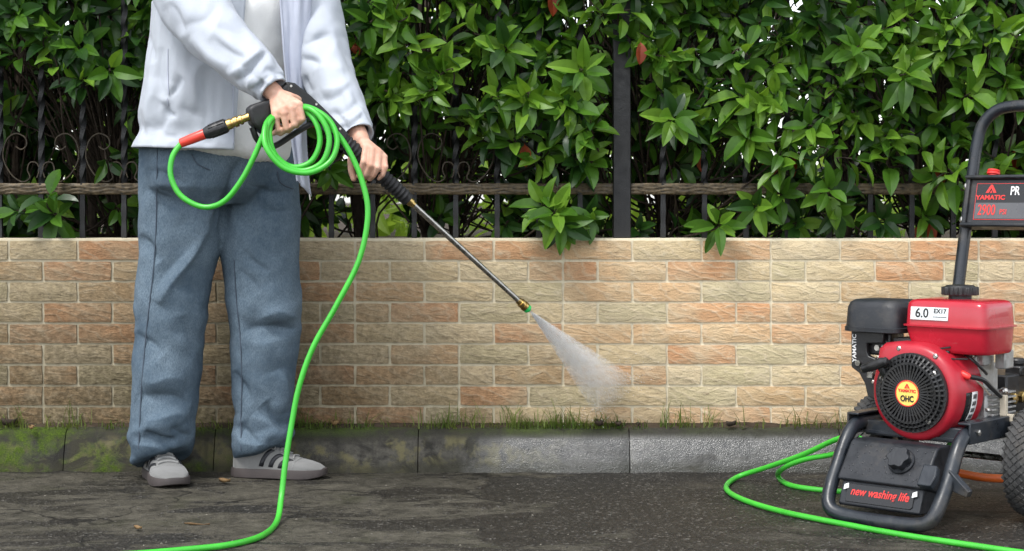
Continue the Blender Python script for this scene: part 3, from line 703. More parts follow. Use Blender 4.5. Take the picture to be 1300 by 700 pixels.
# stems out of the soil, each a part; fine twigs joined
stems = []
for i in range(26):
    x = -2.5 + 5.0 * i / 25 + rh.uniform(-.09, .09); y = rh.uniform(5.85, 6.4); pts = []
    dx, dy = rh.uniform(-.12, .12), rh.uniform(-.12, .05)
    for k in range(7):
        t = k / 6; pts.append((x + dx * t + 0.05 * nz(i, t * 3, 1), y + dy * t + 0.05 * nz(i, t * 3, 7), 0.62 + 1.25 * t))
    c = cat(pts, 4); stems.append(c)
    m = MB(); m.tube(c, [0.017 - 0.009 * k / (len(c) - 1) for k in range(len(c))], 8); m.build('stem', 'bark', hedge, world=True)
tw = MB()
for p, d in twig_ends:
    c = min(stems, key=lambda s: min((Vector(q[:3]) - p).length for q in s[::4])); q = Vector(rh.choice([s for s in c if s[2] < p.z + 0.05] or c[:4])[:3])
    mid = (p + q) / 2 + Vector((rh.uniform(-.05, .05), rh.uniform(-.05, .05), -0.03 + rh.uniform(-.06, .04)))
    cc = cat([q, mid, p - d.normalized() * 0.05, p + d.normalized() * 0.01], 4)
    tw.tube(cc, [0.0045 - 0.0025 * k / (len(cc) - 1) for k in range(len(cc))], 5, False)
for i in range(420):
    qx = rh.uniform(-250, 1560); p = P(qx, rh.uniform(90, 300), rh.uniform(5.68, 6.5)); L = rh.uniform(.15, .5)
    d = Vector((rh.gauss(0, .45), rh.gauss(0, .3), rh.choice((1, 1, -.3)))).normalized(); e = Vector((rh.gauss(0, .05), rh.gauss(0, .05), 0))
    cc = cat([p, p + d * L * .5 + e, p + d * L + e * .4], 3); tw.tube(cc, rh.uniform(.0016, .0042), 5, False)
tag(tw.build('twigs', 'bark', hedge, world=True, fix=False), kind='stuff')

# --- pale greenery beyond the hedge
far = thing('far_shrubs', 'pale yellow green shrubs glimpsed through gaps behind the hedge', 'shrubs', (0, 9.0, 0.66))
far['kind'] = 'stuff'
fl = leaves; leaves = []
for i in range(2600):
    Y = rh.uniform(7.9, 10.5); qx = rh.uniform(-500, 1800); qy = rh.uniform(-250, 330)
    if nz(qx / 90, qy / 80, 5.5) * 0.9 + (qy - 110) / 260 + (0.15 if 380 < qx < 900 else -0.12) < rh.uniform(-0.25, 0.35): continue
    p = P(qx, qy, Y)
    if p.z < 0.66: continue
    d = Vector((rh.uniform(-1, 1), rh.uniform(-1, .3), rh.uniform(-.5, 1))); whorl(p, d, 4, rh.uniform(.11, .19), lambda: 0)
leaf_mass(leaves, 'foliage', ['leaf_far'], far, far.location)
m = MB()
for i in range(14):
    x = -4.2 + 0.62 * i; m.tube(cat([(x, 9.2, .6), (x + .1, 9.1, 1.2), (x - .05, 9.3, 2.4)], 4), 0.02, 6)
tag(m.build('stems', 'bark', far, world=True), kind='stuff')

# ================================================================== KERB STRIP: grass, debris
rg = random.Random(5)
gv, gf = [], []
def blade(p, h, w, lean, az):
    k = len(gv); d = Vector((math.cos(az), math.sin(az), 0)); s_ = Vector((-d.y, d.x, 0)) * w
    for t, ww in ((0, 1), (.4, .85), (.75, .55)):
        c = p + d * lean * t * t * h + Vector((0, 0, h * t * (1 - .25 * lean * t))); gv.extend([c - s_ * ww, c + s_ * ww])
    gv.append(p + d * lean * h + Vector((0, 0, h * (1 - .25 * lean))))
    gf.extend([(k, k + 1, k + 3, k + 2), (k + 2, k + 3, k + 5, k + 4), (k + 4, k + 5, k + 6)])
for i in range(6200):
    px = rg.uniform(-150, 1500)
    den = (0.55 if px < 170 else 0.75 if px < 560 else 0.95 if px < 790 else 0.16) * (0.15 + 1.9 * max(0, nz(px / 45, 1.7, 0) + .25))
    if rg.random() > den: continue
    y = rg.uniform(5.405, 5.452); x = (px - 650) / F * y
    h = rg.uniform(.012, .040) if rg.random() < .87 else rg.uniform(.04, .085)
    blade(Vector((x, y, Z_KERB - .002)), h, rg.uniform(.0009, .0022), rg.uniform(.1, 1.1), rg.uniform(0, 6.28) if rg.random() < .5 else rg.uniform(3.6, 5.8))
for cx_, n_ in ((868, 10), (905, 12), (845, 9), (1005, 6), (575, 16), (600, 14), (650, 20), (725, 18), (95, 16), (25, 14), (385, 14)):   # taller tufts
    for i in range(n_):
        y = 5.43; blade(Vector(((cx_ + rg.gauss(0, 7) - 650) / F * y, y + rg.uniform(-.02, .02), Z_KERB)), rg.uniform(.05, .115), rg.uniform(.0009, .0018), rg.uniform(.2, 1.0), rg.uniform(0, 6.28))
me = bpy.data.meshes.new('grass'); me.from_pydata(gv, [], gf); me.materials.append(MATS['grass_blade']); smooth_shade(me, 180)
o = bpy.data.objects.new('grass', me); col.objects.link(o)
tag(o, 'thin grass and weeds growing along the foot of the brick wall', 'grass', kind='stuff')
# soil that has gathered in the corner of kerb and wall
rows = []
for i in range(221):
    x = -2.7 + 5.4 * i / 220; h = 0.011 + 0.009 * nz(x * 5, 0, 3) + 0.004 * nz(x * 30, 0, 3)
    rows.append([(x, Y_WALL + 0.01, Z_KERB - .01), (x, Y_WALL - 0.003, Z_KERB + max(.003, h)), (x, Y_WALL - .022, Z_KERB + max(.001, h * .7)), (x, Y_WALL - .048 - .012 * nz(x * 9, 2, 2), Z_KERB + .0), (x, Y_WALL - .05, Z_KERB - .01)])
m = MB(); m.loft(rows); tag(m.build('soil_drift', 'soil', ang=180), 'strip of dark soil gathered where kerb meets the wall', 'soil', kind='stuff')
# loose chips on the road
m = MB(); 
for i in range(2400):
    px, py = rg.uniform(-60, 1380), 598 + 112 * rg.random() ** 0.8
    p = G(px, py); s_ = rg.uniform(.0011, .0036) * (1.5 if rg.random() < .07 else 1); m.cur = 1 if rg.random() < .06 else 0
    p.z = road_z(p.x, p.y) + s_ * .2
    vs = [p + Vector((rg.uniform(.6, 1.3) * s_ * a, rg.uniform(.6, 1.3) * s_ * b, s_ * c * rg.uniform(.4, .9))) for a, b, c in ((1, 0, 0), (0, 1, 0), (-1, 0, 0), (0, -1, 0), (rg.uniform(-.3, .3), rg.uniform(-.3, .3), 1))]
    m.add(vs, [(0, 1, 4), (1, 2, 4), (2, 3, 4), (3, 0, 4)])
tag(m.build('gravel', ['stone_chip', 'pale_chip'], fix=False, ang=10), 'fine loose stone chips scattered over the asphalt', 'gravel', kind='stuff')
# fallen leaves
def fallen(name, p, L, W, rz, curl, mat, label, group=None):
    st = [(0, .05), (.25, .7), (.5, 1), (.75, .7), (1, .03)]; rows = []
    for t, w in st: rows.append([(e * w * W, t * L - L / 2, curl * L * (abs(e) ** 1.5 * .8 + (t - .5) ** 2) + .0015 * math.sin(e * 9 + t * 7)) for e in (-1, -.5, 0, .5, 1)])
    m = MB(); m.grid(rows); o = m.build(name, mat, ang=180, fix=False, solid=.0006); o.location = p; o.rotation_euler = (0, 0, rz); return tag(o, label, 'leaf', group)
g = G(285, 615); fallen('fallen_leaf', (g.x, g.y, .006), .038, .012, 1.2, .3, 'dead_leaf', 'curled yellow brown dry leaf lying on the road between the shoes')
g = G(175, 674); fallen('fallen_leaf', (g.x, g.y, .005), .03, .006, .9, .25, 'dead_leaf', 'small narrow dry leaf on the road beside the lying green hose')
g = G(250, 668); fallen('dry_twig', (g.x, g.y, .004), .07, .0018, 1.4, .05, 'dead_leaf', 'thin pale straw lying on the road below the pair of shoes')
kz = Z_KERB + .008
for px, Y, L, mt, lb in ((785, 5.405, .034, 'dead_leaf_dark', 'dark curled leaf standing beside the kerb joint under the spray'), (760, 5.41, .045, 'dead_leaf_dark', 'flat blackened leaf on the kerb below the spray'),
                         (928, 5.405, .036, 'dead_leaf_dark', 'single dark withered leaf on the bare rinsed stretch of kerb'), (810, 5.42, .024, 'dead_leaf_dark', 'small dark leaf scrap on the kerb beside the taller grass'),
                         (12, 5.42, .05, 'dead_leaf_dark', 'brown withered leaf on the mossy kerb end'), (40, 5.375, .028, 'dead_leaf', 'pale dry leaf scrap on the mossy kerb edge'),
                         (425, 5.41, .04, 'dead_leaf', 'pale dry leaf blade on the kerb beside the hanging hose')):
    fallen('fallen_leaf', ((px - 650) / F * Y, Y, kz if Y > 5.39 else kz - .006), L, L * .33, rg.uniform(0, 3), .45, mt, lb)

# ================================================================== PERSON
PL = Vector((-0.88, 5.22, 0))
person = thing('person', 'person in pale grey jacket, white shirt and blue jeans aiming a spray lance', 'person', PL)
EF, ER = Vector((0.57, -0.82, 0)), Vector((-0.82, -0.57, 0))      # his front and his right
# --- body: one continuous surface from tapered limbs
bd = MB()
def cap(a, b, ra, rb, n=12):
    a, b = Vector(a), Vector(b); d = (b - a); L = d.length; d = d / L if L > 1e-6 else Vector((0, 0, 1))
    pts, rs = [], []
    for k in range(5):
        t = math.pi / 2 * (1 - k / 4); pts.append(a - d * ra * math.sin(t)); rs.append(max(1e-4, ra * math.cos(t)))
    for k in range(5):
        t = math.pi / 2 * k / 4; pts.append(b + d * rb * math.sin(t)); rs.append(max(1e-4, rb * math.cos(t)))
    bd.tube(pts, rs, n)
def ball(c, r, sc=(1, 1, 1)):
    c = Vector(c); rows = []
    for i in range(1, 10):
        t = math.pi * i / 10
        rows.append([(c.x + r * sc[0] * math.sin(t) * math.cos(k * math.pi / 8), c.y + r * sc[1] * math.sin(t) * math.sin(k * math.pi / 8), c.z + r * sc[2] * math.cos(t)) for k in range(16)])
    bd.loft(rows)
sh_r, sh_l = Vector((-0.985, 5.04, 1.46)), Vector((-0.65, 5.26, 1.46))
el_r, wr_r = P(262, 45, 4.84), P(348, 118, 4.735)
el_l, wr_l = P(415, 85, 5.09), P(458, 178, 4.885)
pel = Vector((-0.875, 5.21, 0.98)); chest = Vector((-0.82, 5.15, 1.30))
for k in range(5):
    c = pel.lerp(chest, k / 4); ball(c, 0.125, (1.15, 0.95, 1.1))
cap(sh_r.lerp(chest, .3), sh_l.lerp(chest, .3), .085, .085); cap(chest, (-.80, 5.14, 1.47), .11, .07)
cap((-.80, 5.14, 1.45), (-.785, 5.125, 1.58), .058, .055)
head = Vector((-.765, 5.10, 1.685)); look = Vector((.8, -.55, -.25)).normalized(); side = look.cross(Vector((0, 0, 1))).normalized(); upv = side.cross(look)
ball(head, .098, (1, 1, 1.18)); ball(head + look * .035 - upv * .055, .066, (1, 1, .95))
cap(head + look * .092 + upv * .01, head + look * .112 - upv * .02, .010, .015); cap(head + look * .10 - upv * .062 - side * .015, head + look * .10 - upv * .062 + side * .015, .008, .008)
for s_ in (-1, 1):
    cap(head + side * .096 * s_ + upv * .012, head + side * .098 * s_ - upv * .022, .016, .011); cap(head + look * .085 + side * .03 * s_ + upv * .022, head + look * .08 + side * .05 * s_ + upv * .02, .011, .009)
for sh, el_, wr in ((sh_r, el_r, wr_r), (sh_l, el_l, wr_l)):
    cap(sh, el_, .052, .041); cap(el_, wr, .042, .026)
hip_r, hip_l = pel + ER * .09, pel - ER * .09
kn_r, an_r = P(216, 400, 5.215), P(207, 575, 5.25); kn_l, an_l = P(335, 400, 5.26), P(322, 585, 5.285)
for h_, k_, a_ in ((hip_r, kn_r, an_r), (hip_l, kn_l, an_l)):
    cap(h_, k_, .078, .046); cap(k_, a_, .046, .030)
FOOT_R = (Vector((-1.10, 5.315, 0)), math.atan2(-math.cos(R(24)), math.sin(R(24)))); FOOT_L = (Vector((-.850, 5.285, 0)), R(-9))
for (h_, a_) in (FOOT_R, FOOT_L):
    f_ = Vector((math.cos(a_), math.sin(a_), 0)); cap(h_ + f_ * .06 + Vector((0, 0, .055)), h_ + f_ * .19 + Vector((0, 0, .042)), .026, .014)
cap(an_r, FOOT_R[0] + Vector((math.cos(FOOT_R[1]), math.sin(FOOT_R[1]), 0)) * .06 + Vector((0, 0, .06)), .036, .032); cap(an_l, FOOT_L[0] + Vector((.06, 0, .06)), .036, .032)
# hands: wrist, palm, five jointed fingers each (pixel, pixel, distance)
def hand(wr, fingers, thumb, palm_r=.0125):
    wr = Vector(wr)
    m0 = [P(*f[0]) for f in fingers]
    for k, q in enumerate(m0):
        cap(wr.lerp(q, .12), q, .017, .0115)
    for a, b in zip(m0, m0[1:]):
        for t in (.35, .6, .85): cap(wr.lerp(a, t), wr.lerp(b, t), .0135, .0135)
    for f, rr_ in zip(fingers, (1.0, 1.03, .98, .86)):
        js = [P(*q) for q in f]
        for i, (a, b) in enumerate(zip(js, js[1:])):
            cap(a, b, (.0108, .0093, .0084)[i] * rr_, (.0093, .0084, .0074)[i] * rr_, 10)
        ball(js[1], .0099 * rr_)
    js = [P(*q) for q in thumb]; cap(wr.lerp(js[0], .3), js[0], .016, .0145)
    for i, (a, b) in enumerate(zip(js, js[1:])): cap(a, b, (.0145, .0115, .0105)[i], (.0115, .0105, .009)[i], 10)
hand(wr_r, [[(380, 133, 4.692), (384, 151, 4.690), (376, 160, 4.716), (368, 156, 4.742)],
            [(370.5, 138, 4.688), (374, 158, 4.688), (366, 166, 4.714), (358, 161, 4.742)],
            [(360.5, 144, 4.690), (363.5, 163, 4.692), (356, 170, 4.718), (349, 164, 4.744)],
            [(350.5, 149, 4.697), (353.5, 165, 4.702), (347, 170, 4.724), (341, 164, 4.746)]],
     [(368, 124, 4.735), (380, 127, 4.765), (384, 137, 4.785), (380, 148, 4.795)])
hand(wr_l, [[(464, 188, 4.850), (461.5, 206, 4.828), (457.5, 218, 4.838), (455, 224, 4.857)],
            [(472.5, 190, 4.847), (470.5, 210, 4.826), (465.5, 221, 4.837), (461.5, 226, 4.857)],
            [(481, 194, 4.848), (479.5, 213, 4.828), (474, 223, 4.838), (469.5, 228, 4.858)],
            [(487.5, 200, 4.853), (489.5, 212, 4.836), (486, 222, 4.838), (481, 227, 4.850)]],
     [(451, 190, 4.893), (446, 203, 4.89), (446, 216, 4.885), (449, 227, 4.877)])
me = remesh(bd.mesh('body', ang=180), 0.0032, 3, 0.45)
me.transform(Matrix.Translation(-PL)); smooth_shade(me, 180)
body = link('body', me, 'skin', person)
for s_ in (-1, 1):
    bd = MB(); ball(head + look * .088 + side * .032 * s_ + upv * .012, .011); bd.build('eye', 'eye', person, world=True)
bd = MB(); ball(head - look * .022 + upv * .028, .104, (1, 1, 1.14)); me = bd.mesh('hair', ang=180)
me = remesh(me, .006, 2); displace(me, lambda p: .006 * ridge(p.x * 40, p.y * 40, p.z * 14)); me.transform(Matrix.Translation(-PL)); link('hair', me, 'hair', person)

# --- jeans: two wide legs and the seat grown together
def ring(c, ex, ey, a, b, n=40, sq=2.4):
    out = []
    for k in range(n):
        t = 2 * math.pi * k / n; ct, st = math.cos(t), math.sin(t)
        out.append(Vector(c) + Vector(ex) * a * math.copysign(abs(ct) ** (2 / sq), ct) + Vector(ey) * b * math.copysign(abs(st) ** (2 / sq), st))
    return out
def leg(tab, Y0, Y1, dep):
    rows = []
    for y, xl, xr in cat(tab, 5):
        t = (y - tab[0][0]) / (tab[-1][0] - tab[0][0]); Y = Y0 + (Y1 - Y0) * t
        a, b = P(xl, y, Y), P(xr, y, Y); w = (b.x - a.x) / 2
        c_ = (a + b) / 2; k_ = max(0, (y - 535) / 50); rg_ = ring(c_, (1, 0, 0), (0, 1, 0), w, min(w * 1.02, dep), sq=2.25)
        rows.append([q + Vector((0, 0, k_ * (.30 * (q.x - c_.x) - .40 * (q.y - c_.y)))) for q in rg_])
    return rows
jm = MB()
jm.loft(leg([(182, 178, 292), (230, 177, 289), (300, 178, 281), (350, 175, 270), (400, 172, 263), (450, 169, 257), (500, 168, 251), (540, 166.5, 248), (568, 165, 247), (583, 167, 243)], 5.17, 5.235, .105))
jm.loft(leg([(182, 272, 378), (230, 275, 381), (290, 276, 381), (340, 285, 379), (400, 291, 381), (450, 294, 376), (500, 296, 371), (540, 298, 370), (562, 295, 369), (578, 297, 363)], 5.235, 5.285, .10))
rows = []
for z, a, b in [(1.06, .20, .145), (1.0, .215, .155), (.94, .228, .155), (.88, .22, .145), (.83, .16, .10)]:
    rows.append(ring((-.88 + (.98 - z) * .02, 5.20, z), tuple(ER), tuple(EF), a, b, sq=2.3))
jm.loft(rows)
me = remesh(jm.mesh('jeans', ang=180), 0.0055, 14, 0.5)
def jean_fold(p):
    x, y, z = p; d = 0
    hem = max(0, 1 - abs(z - .13) / .13); knee = max(0, 1 - abs(z - .50) / .17); thigh = max(0, 1 - abs(z - .80) / .16)
    q = 1 if x > -.90 else -1
    d += .0085 * nz(x * 9 + 3, y * 9, z * 2.2)
    w = nz(x * 4.5, y * 4.5, z * 17 + x * 7 * q)
    d += .014 * hem * w + .008 * hem * nz(x * 11, y * 8, z * 34 - x * 9)
    d += .009 * knee * nz(x * 5, y * 5, z * 14 - x * 10 * q + 2) + .006 * knee * nz(x * 11, y * 11, z * 24 + x * 12)
    d += .006 * thigh * nz(x * 5 + 1, y * 4, z * 11 + x * 16 * q)
    d += .0035 * nz(x * 24, y * 24, z * 20)
    return d
displace(me, jean_fold)
traced_folds(me, (0, 0, 0), [(264, 286, 204, 388, 6, .012), (246, 300, 194, 378, 8, -.009), (304, 202, 276, 302, 7, -.016), (290, 215, 262, 300, 10, .010),
    (311, 318, 340, 348, 4, -.007), (306, 340, 330, 372, 5, -.006), (308, 420, 382, 413, 8, -.020), (326, 404, 382, 398, 12, .015), (318, 432, 372, 436, 9, .008),
    (335, 512, 362, 546, 6, -.014), (352, 470, 372, 520, 7, .010), (302, 542, 330, 560, 5, -.012), (298, 556, 340, 566, 6, .009), (320, 528, 366, 556, 9, .010),
    (174, 496, 242, 514, 9, -.014), (180, 480, 236, 486, 12, .008), (180, 528, 244, 532, 13, .012), (184, 549, 224, 560, 3.5, -.016), (168, 560, 215, 574, 6, .008), (215, 545, 246, 552, 5, -.008),
    (182, 215, 240, 232, 6, -.005), (182, 240, 250, 262, 7, -.005), (310, 235, 372, 246, 6, -.006), (316, 262, 374, 268, 7, -.005), (176, 300, 205, 330, 6, -.008), (174, 420, 206, 452, 7, -.008), (236, 400, 256, 470, 7, -.007), (300, 470, 318, 515, 5, -.008)])
jeans_world = me.copy()
me.transform(Matrix.Translation(-PL)); smooth_shade(me, 180)
jeans = link('jeans', me, 'denim', person)
mod = jeans.modifiers.new('sub', 'SUBSURF'); mod.levels = 1; mod.render_levels = 1
jbv = BVHTree.FromPolygons([v.co for v in jeans_world.vertices], [tuple(p.vertices) for p in jeans_world.polygons])
def on_jeans(px, py, out=.0015):
    o_ = Vector((0, 0, EYE)); d = (P(px, py, 5) - o_).normalized(); hit = jbv.ray_cast(o_, d)
    return None if hit[0] is None else hit[0] - d * out
for path in ([(200, 186), (199, 230), (198, 290), (195, 340), (188, 400), (182, 460), (178, 520), (176, 570)],
             [(297, 330), (300, 380), (305, 430), (307, 480), (306, 530), (306, 572)],
             [(243, 196), (250, 208), (266, 216)], [(352, 218), (356, 232), (372, 240)]):
    pts = [q for q in (on_jeans(a, b) for a, b in [tuple(c) for c in cat(path, 7)]) if q is not None]
    for _ in range(2): pts = [pts[0]] + [(pts[i - 1] + pts[i] * 2 + pts[i + 1]) / 4 for i in range(1, len(pts) - 1)] + [pts[-1]]
    if len(pts) > 3: m = MB(); m.tube(pts, .0021, 5); m.build('seam', 'stitching', jeans, world=True)

# --- white T-shirt
def torso(z):
    t = (z - .93) / .55; return Vector((-.878 + .058 * t, 5.205 - .055 * t, z))
rows = []
for i in range(15):
    z = .962 + .56 * i / 14; t = i / 14
    a = .232 - .012 * t - (.10 * max(0, t - .82) / .18); b = .180 - .016 * t - (.07 * max(0, t - .82) / .18)
    rw = ring(torso(z), tuple(ER), tuple(EF), a, b, 72, 2.2)
    rows.append([q + Vector((0, 0, ((.040 * math.cos(2 * math.pi * k / 72) - .014) if i == 0 else .015 * math.cos(2 * math.pi * k / 72) if i == 1 else 0))) for k, q in enumerate(rw)])
m = MB(); m.loft([[Vector(q) for q in r] for r in rows]); me = m.mesh('t_shirt', ang=180)
def sub2(me, lv):
    def f(ob): s_ = ob.modifiers.new('s', 'SUBSURF'); s_.levels = lv; s_.render_levels = lv
    return evaluated(me, f)
me = sub2(me, 2)
displace(me, lambda p: .006 * nz(p.x * 14 + p.z * 5, p.y * 14, p.z * 3) + .003 * nz(p.x * 22, p.y * 22, p.z * 20))
me.transform(Matrix.Translation(-PL)); smooth_shade(me, 180); link('t_shirt', me, 'tshirt_fabric', person)

# --- jacket, open at the front: shell round the right side and back, a loose left front, two sleeves
jacket = None
rows = []; NZ, NA = 80, 170
for i in range(NZ + 1):
    t = i / NZ; row = []
    for k in range(NA + 1):
        ph = R(12 + (-1) * 0) + (R(262) - R(12)) * k / NA
        z0 = .985 + .006 * math.sin(ph * 2) + (.018 if ph > R(110) else .018 * max(0, (ph - R(50)) / R(60)))
        z = z0 + (1.53 - z0) * t
        a = .276 - .036 * t ** .7 - .10 * max(0, t - .80) / .20; b = .212 - .030 * t ** .7 - .07 * max(0, t - .8) / .2
        c = torso(z); s_ = math.sin(ph); cph = math.cos(ph)
        hemf = math.exp(-((t - .0) / .045) ** 2)
        fold = -.003 * crease(ph * 1.1 + 2, z * 2.6 + ph * 1.5, 3.3, 4) * (.2 + .8 * abs(nz(ph * 2, z * 3, 5))) + .012 * nz(ph * 2.6, z * 2.2, 1) * (1 - .3 * t) + .003 * nz(ph * 6, z * 6 + ph * 3, 4) + .0012 * nz(ph * 13, z * 9, 8) + .007 * hemf * nz(ph * 5, 0, 3) - .010 * math.exp(-((t - .09) / .05) ** 2) + .004 * max(0, nz(ph * 4, z * 15 - ph * 4, 6))
        row.append(c + ER * (a + fold) * s_ + EF * (b + fold) * cph + Vector((0, 0, 0)))
    rows.append(row)
m = MB(); m.grid(rows); jacket = m.build('jacket', 'jacket_fabric', person, world=True, ang=180, solid=.004)
traced_folds(jacket.data, PL, [(232, 98, 213, 128, 3.2, -.008), (224, 108, 206, 132, 5, .006), (210, 136, 222, 150, 3, -.007), (213, 130, 205, 170, 4, -.006), (186, 20, 192, 80, 5, -.007), (254, 78, 246, 140, 8, .006), (262, 84, 258, 170, 6, -.005), (178, 140, 184, 176, 4, -.006), (230, 130, 262, 160, 7, -.004), (196, 100, 188, 160, 7, .005), (272, 100, 280, 180, 6, -.004), (203, 60, 206, 120, 5, -.004), (204, 168, 226, 176, 3, -.005), (240, 172, 272, 180, 3, -.005)])
def sleeve(name, pts, rad, seed, folds, flat=1.0):
    c = cat([(*p, r) for p, r in zip(pts, rad)], 24); N = len(c); n = 84; rows = []
    cum = [0.0]
    for a, b in zip(c, c[1:]): cum.append(cum[-1] + float(np.linalg.norm(b[:3] - a[:3])))
    nrm = None
    for i in range(N):
        t_ = Vector(c[min(i + 1, N - 1)][:3] - c[max(i - 1, 0)][:3]).normalized(); p = Vector(c[i][:3]); r = c[i][3]; s_ = cum[i]; u = s_ / cum[-1]
        nrm = Vector((0, -1, 0)) if nrm is None else nrm; nrm = (nrm - t_ * nrm.dot(t_)).normalized(); b = t_.cross(nrm); row = []
        wr = .45 + .65 * math.exp(-((u - .55) / .22) ** 2) + .8 * math.exp(-((u - .90) / .07) ** 2)
        for k in range(n):
            a = 2 * math.pi * k / n; ca, sa = math.cos(a), math.sin(a)
            d = wr * (.005 * nz(ca * .8 + seed, sa * .8, s_ * 11 + ca * 1.6) + .0035 * nz(ca * 1.3, sa * 1.3 + seed, s_ * 24 - sa * 1.6)) + .008 * nz(ca * 1.6, sa * 1.6, s_ * 5 + seed)
            if u > .965: d = d * .3 - .003
            row.append(p + (nrm * ca * flat + b * sa) * (r + d))
        rows.append(row)
    # turn the cuff inward
    pe = Vector(c[-1][:3]); rows.append([q.lerp(pe, .12) for q in rows[-1]]); rows.append([q.lerp(pe, .3) - t_ * .02 for q in rows[-2]])
    m = MB(); m.grid(rows, True); o = m.build(name, 'jacket_fabric', jacket, world=True, ang=180); traced_folds(o.data, PL, folds); return o
sleeve('sleeve', [P(222, -62, 5.02), P(232, -25, 4.95), P(254, 18, 4.88), P(286, 55, 4.82), P(322, 88, 4.77), P(347, 115, 4.738)], [.105, .10, .094, .082, .066, .046], 2.0, [(299, 103, 340, 67, 3.5, -.012), (291, 98, 334, 60, 6, .008), (322, 116, 333, 101, 3, -.010), (330, 118, 352, 96, 5, .006), (305, 86, 330, 72, 3, -.007), (312, 112, 322, 98, 4, .006), (228, 38, 278, 8, 7, -.005), (266, 48, 312, 76, 5, -.006), (240, 50, 290, 84, 6, .005), (255, 20, 318, 50, 8, -.004), (214, 4, 236, 42, 5, -.008), (280, 24, 335, 62, 6, -.004), (338, 84, 358, 98, 4, -.006)])
sleeve('sleeve', [P(378, -62, 5.26), P(390, -20, 5.22), P(399, 30, 5.16), P(413, 85, 5.09), P(432, 132, 4.99), P(455, 173, 4.895)], [.09, .088, .085, .080, .066, .049], 7.0, [(382, 56, 422, 41, 4.5, -.008), (382, 72, 408, 80, 3.2, -.010), (385, 97, 396, 118, 4, -.008), (404, 130, 444, 112, 5, -.007), (416, 147, 456, 130, 4.5, -.008), (430, 164, 462, 147, 3.5, -.010), (440, 172, 469, 159, 3, -.008), (380, 24, 409, 5, 4, -.007), (396, 92, 436, 84, 7, .005), (410, 120, 446, 102, 6, .006), (388, 40, 424, 60, 7, -.004), (424, 138, 440, 158, 4, -.007), (436, 156, 464, 138, 5, .006)])
# loose left front with its lining showing
rows = []
for i in range(49):
    t = i / 48; row = []
    xl = 353 + 16 * t + 9 * t ** 3; xr = 400 - 22 * t + 17 * t ** 4
    for k in range(25):
        s_ = k / 24; px = xl + (xr - xl) * s_; Y = 5.02 + .05 * s_ + .012 * math.sin(s_ * 7 + t * 1.2) * (0.4 + .6 * t) + .008 * nz(s_ * 6, t * 5, 2)
        row.append(P(px + 1.2 * nz(t * 6, s_ * 2, 3), -70 + (300 + 20 * s_) * t, Y))
    rows.append(row)
m = MB(); m.grid(rows); m.build('jacket_front', 'jacket_lining', jacket, world=True, ang=180, solid=.003)
m = MB(); c = [r[0] + Vector((-.001, -.003, 0)) for r in rows]; m.tube(c, .0032, 6); m.build('zip', 'jacket_lining', jacket, world=True)
m = MB(); m.tube([P(393, 247, 5.0), P(394, 254, 5.0)], .003, 6); m.build('zip_pull', 'steel', jacket, world=True)
jev = jacket.data
jb = BVHTree.FromPolygons([v.co + PL for v in jev.vertices], [tuple(p.vertices) for p in jev.polygons])
def on_jacket(px, py, out=.002):
    o_ = Vector((0, 0, EYE)); d = (P(px, py, 5) - o_).normalized(); h = jb.ray_cast(o_, d); return None if h[0] is None else h[0] - d * out
for path in ([(213, 62), (213, 90), (214, 120)], [(212, 125), (214, 135)], [(297, 40), (296, 100), (296, 150), (296, 182)]):
    pts = [q for q in (on_jacket(a, b) for a, b in [tuple(c) for c in cat(path, 6)]) if q is not None]
    if len(pts) > 3: m = MB(); m.tube(pts, .0016, 5); m.build('seam', 'jacket_lining', jacket, world=True)

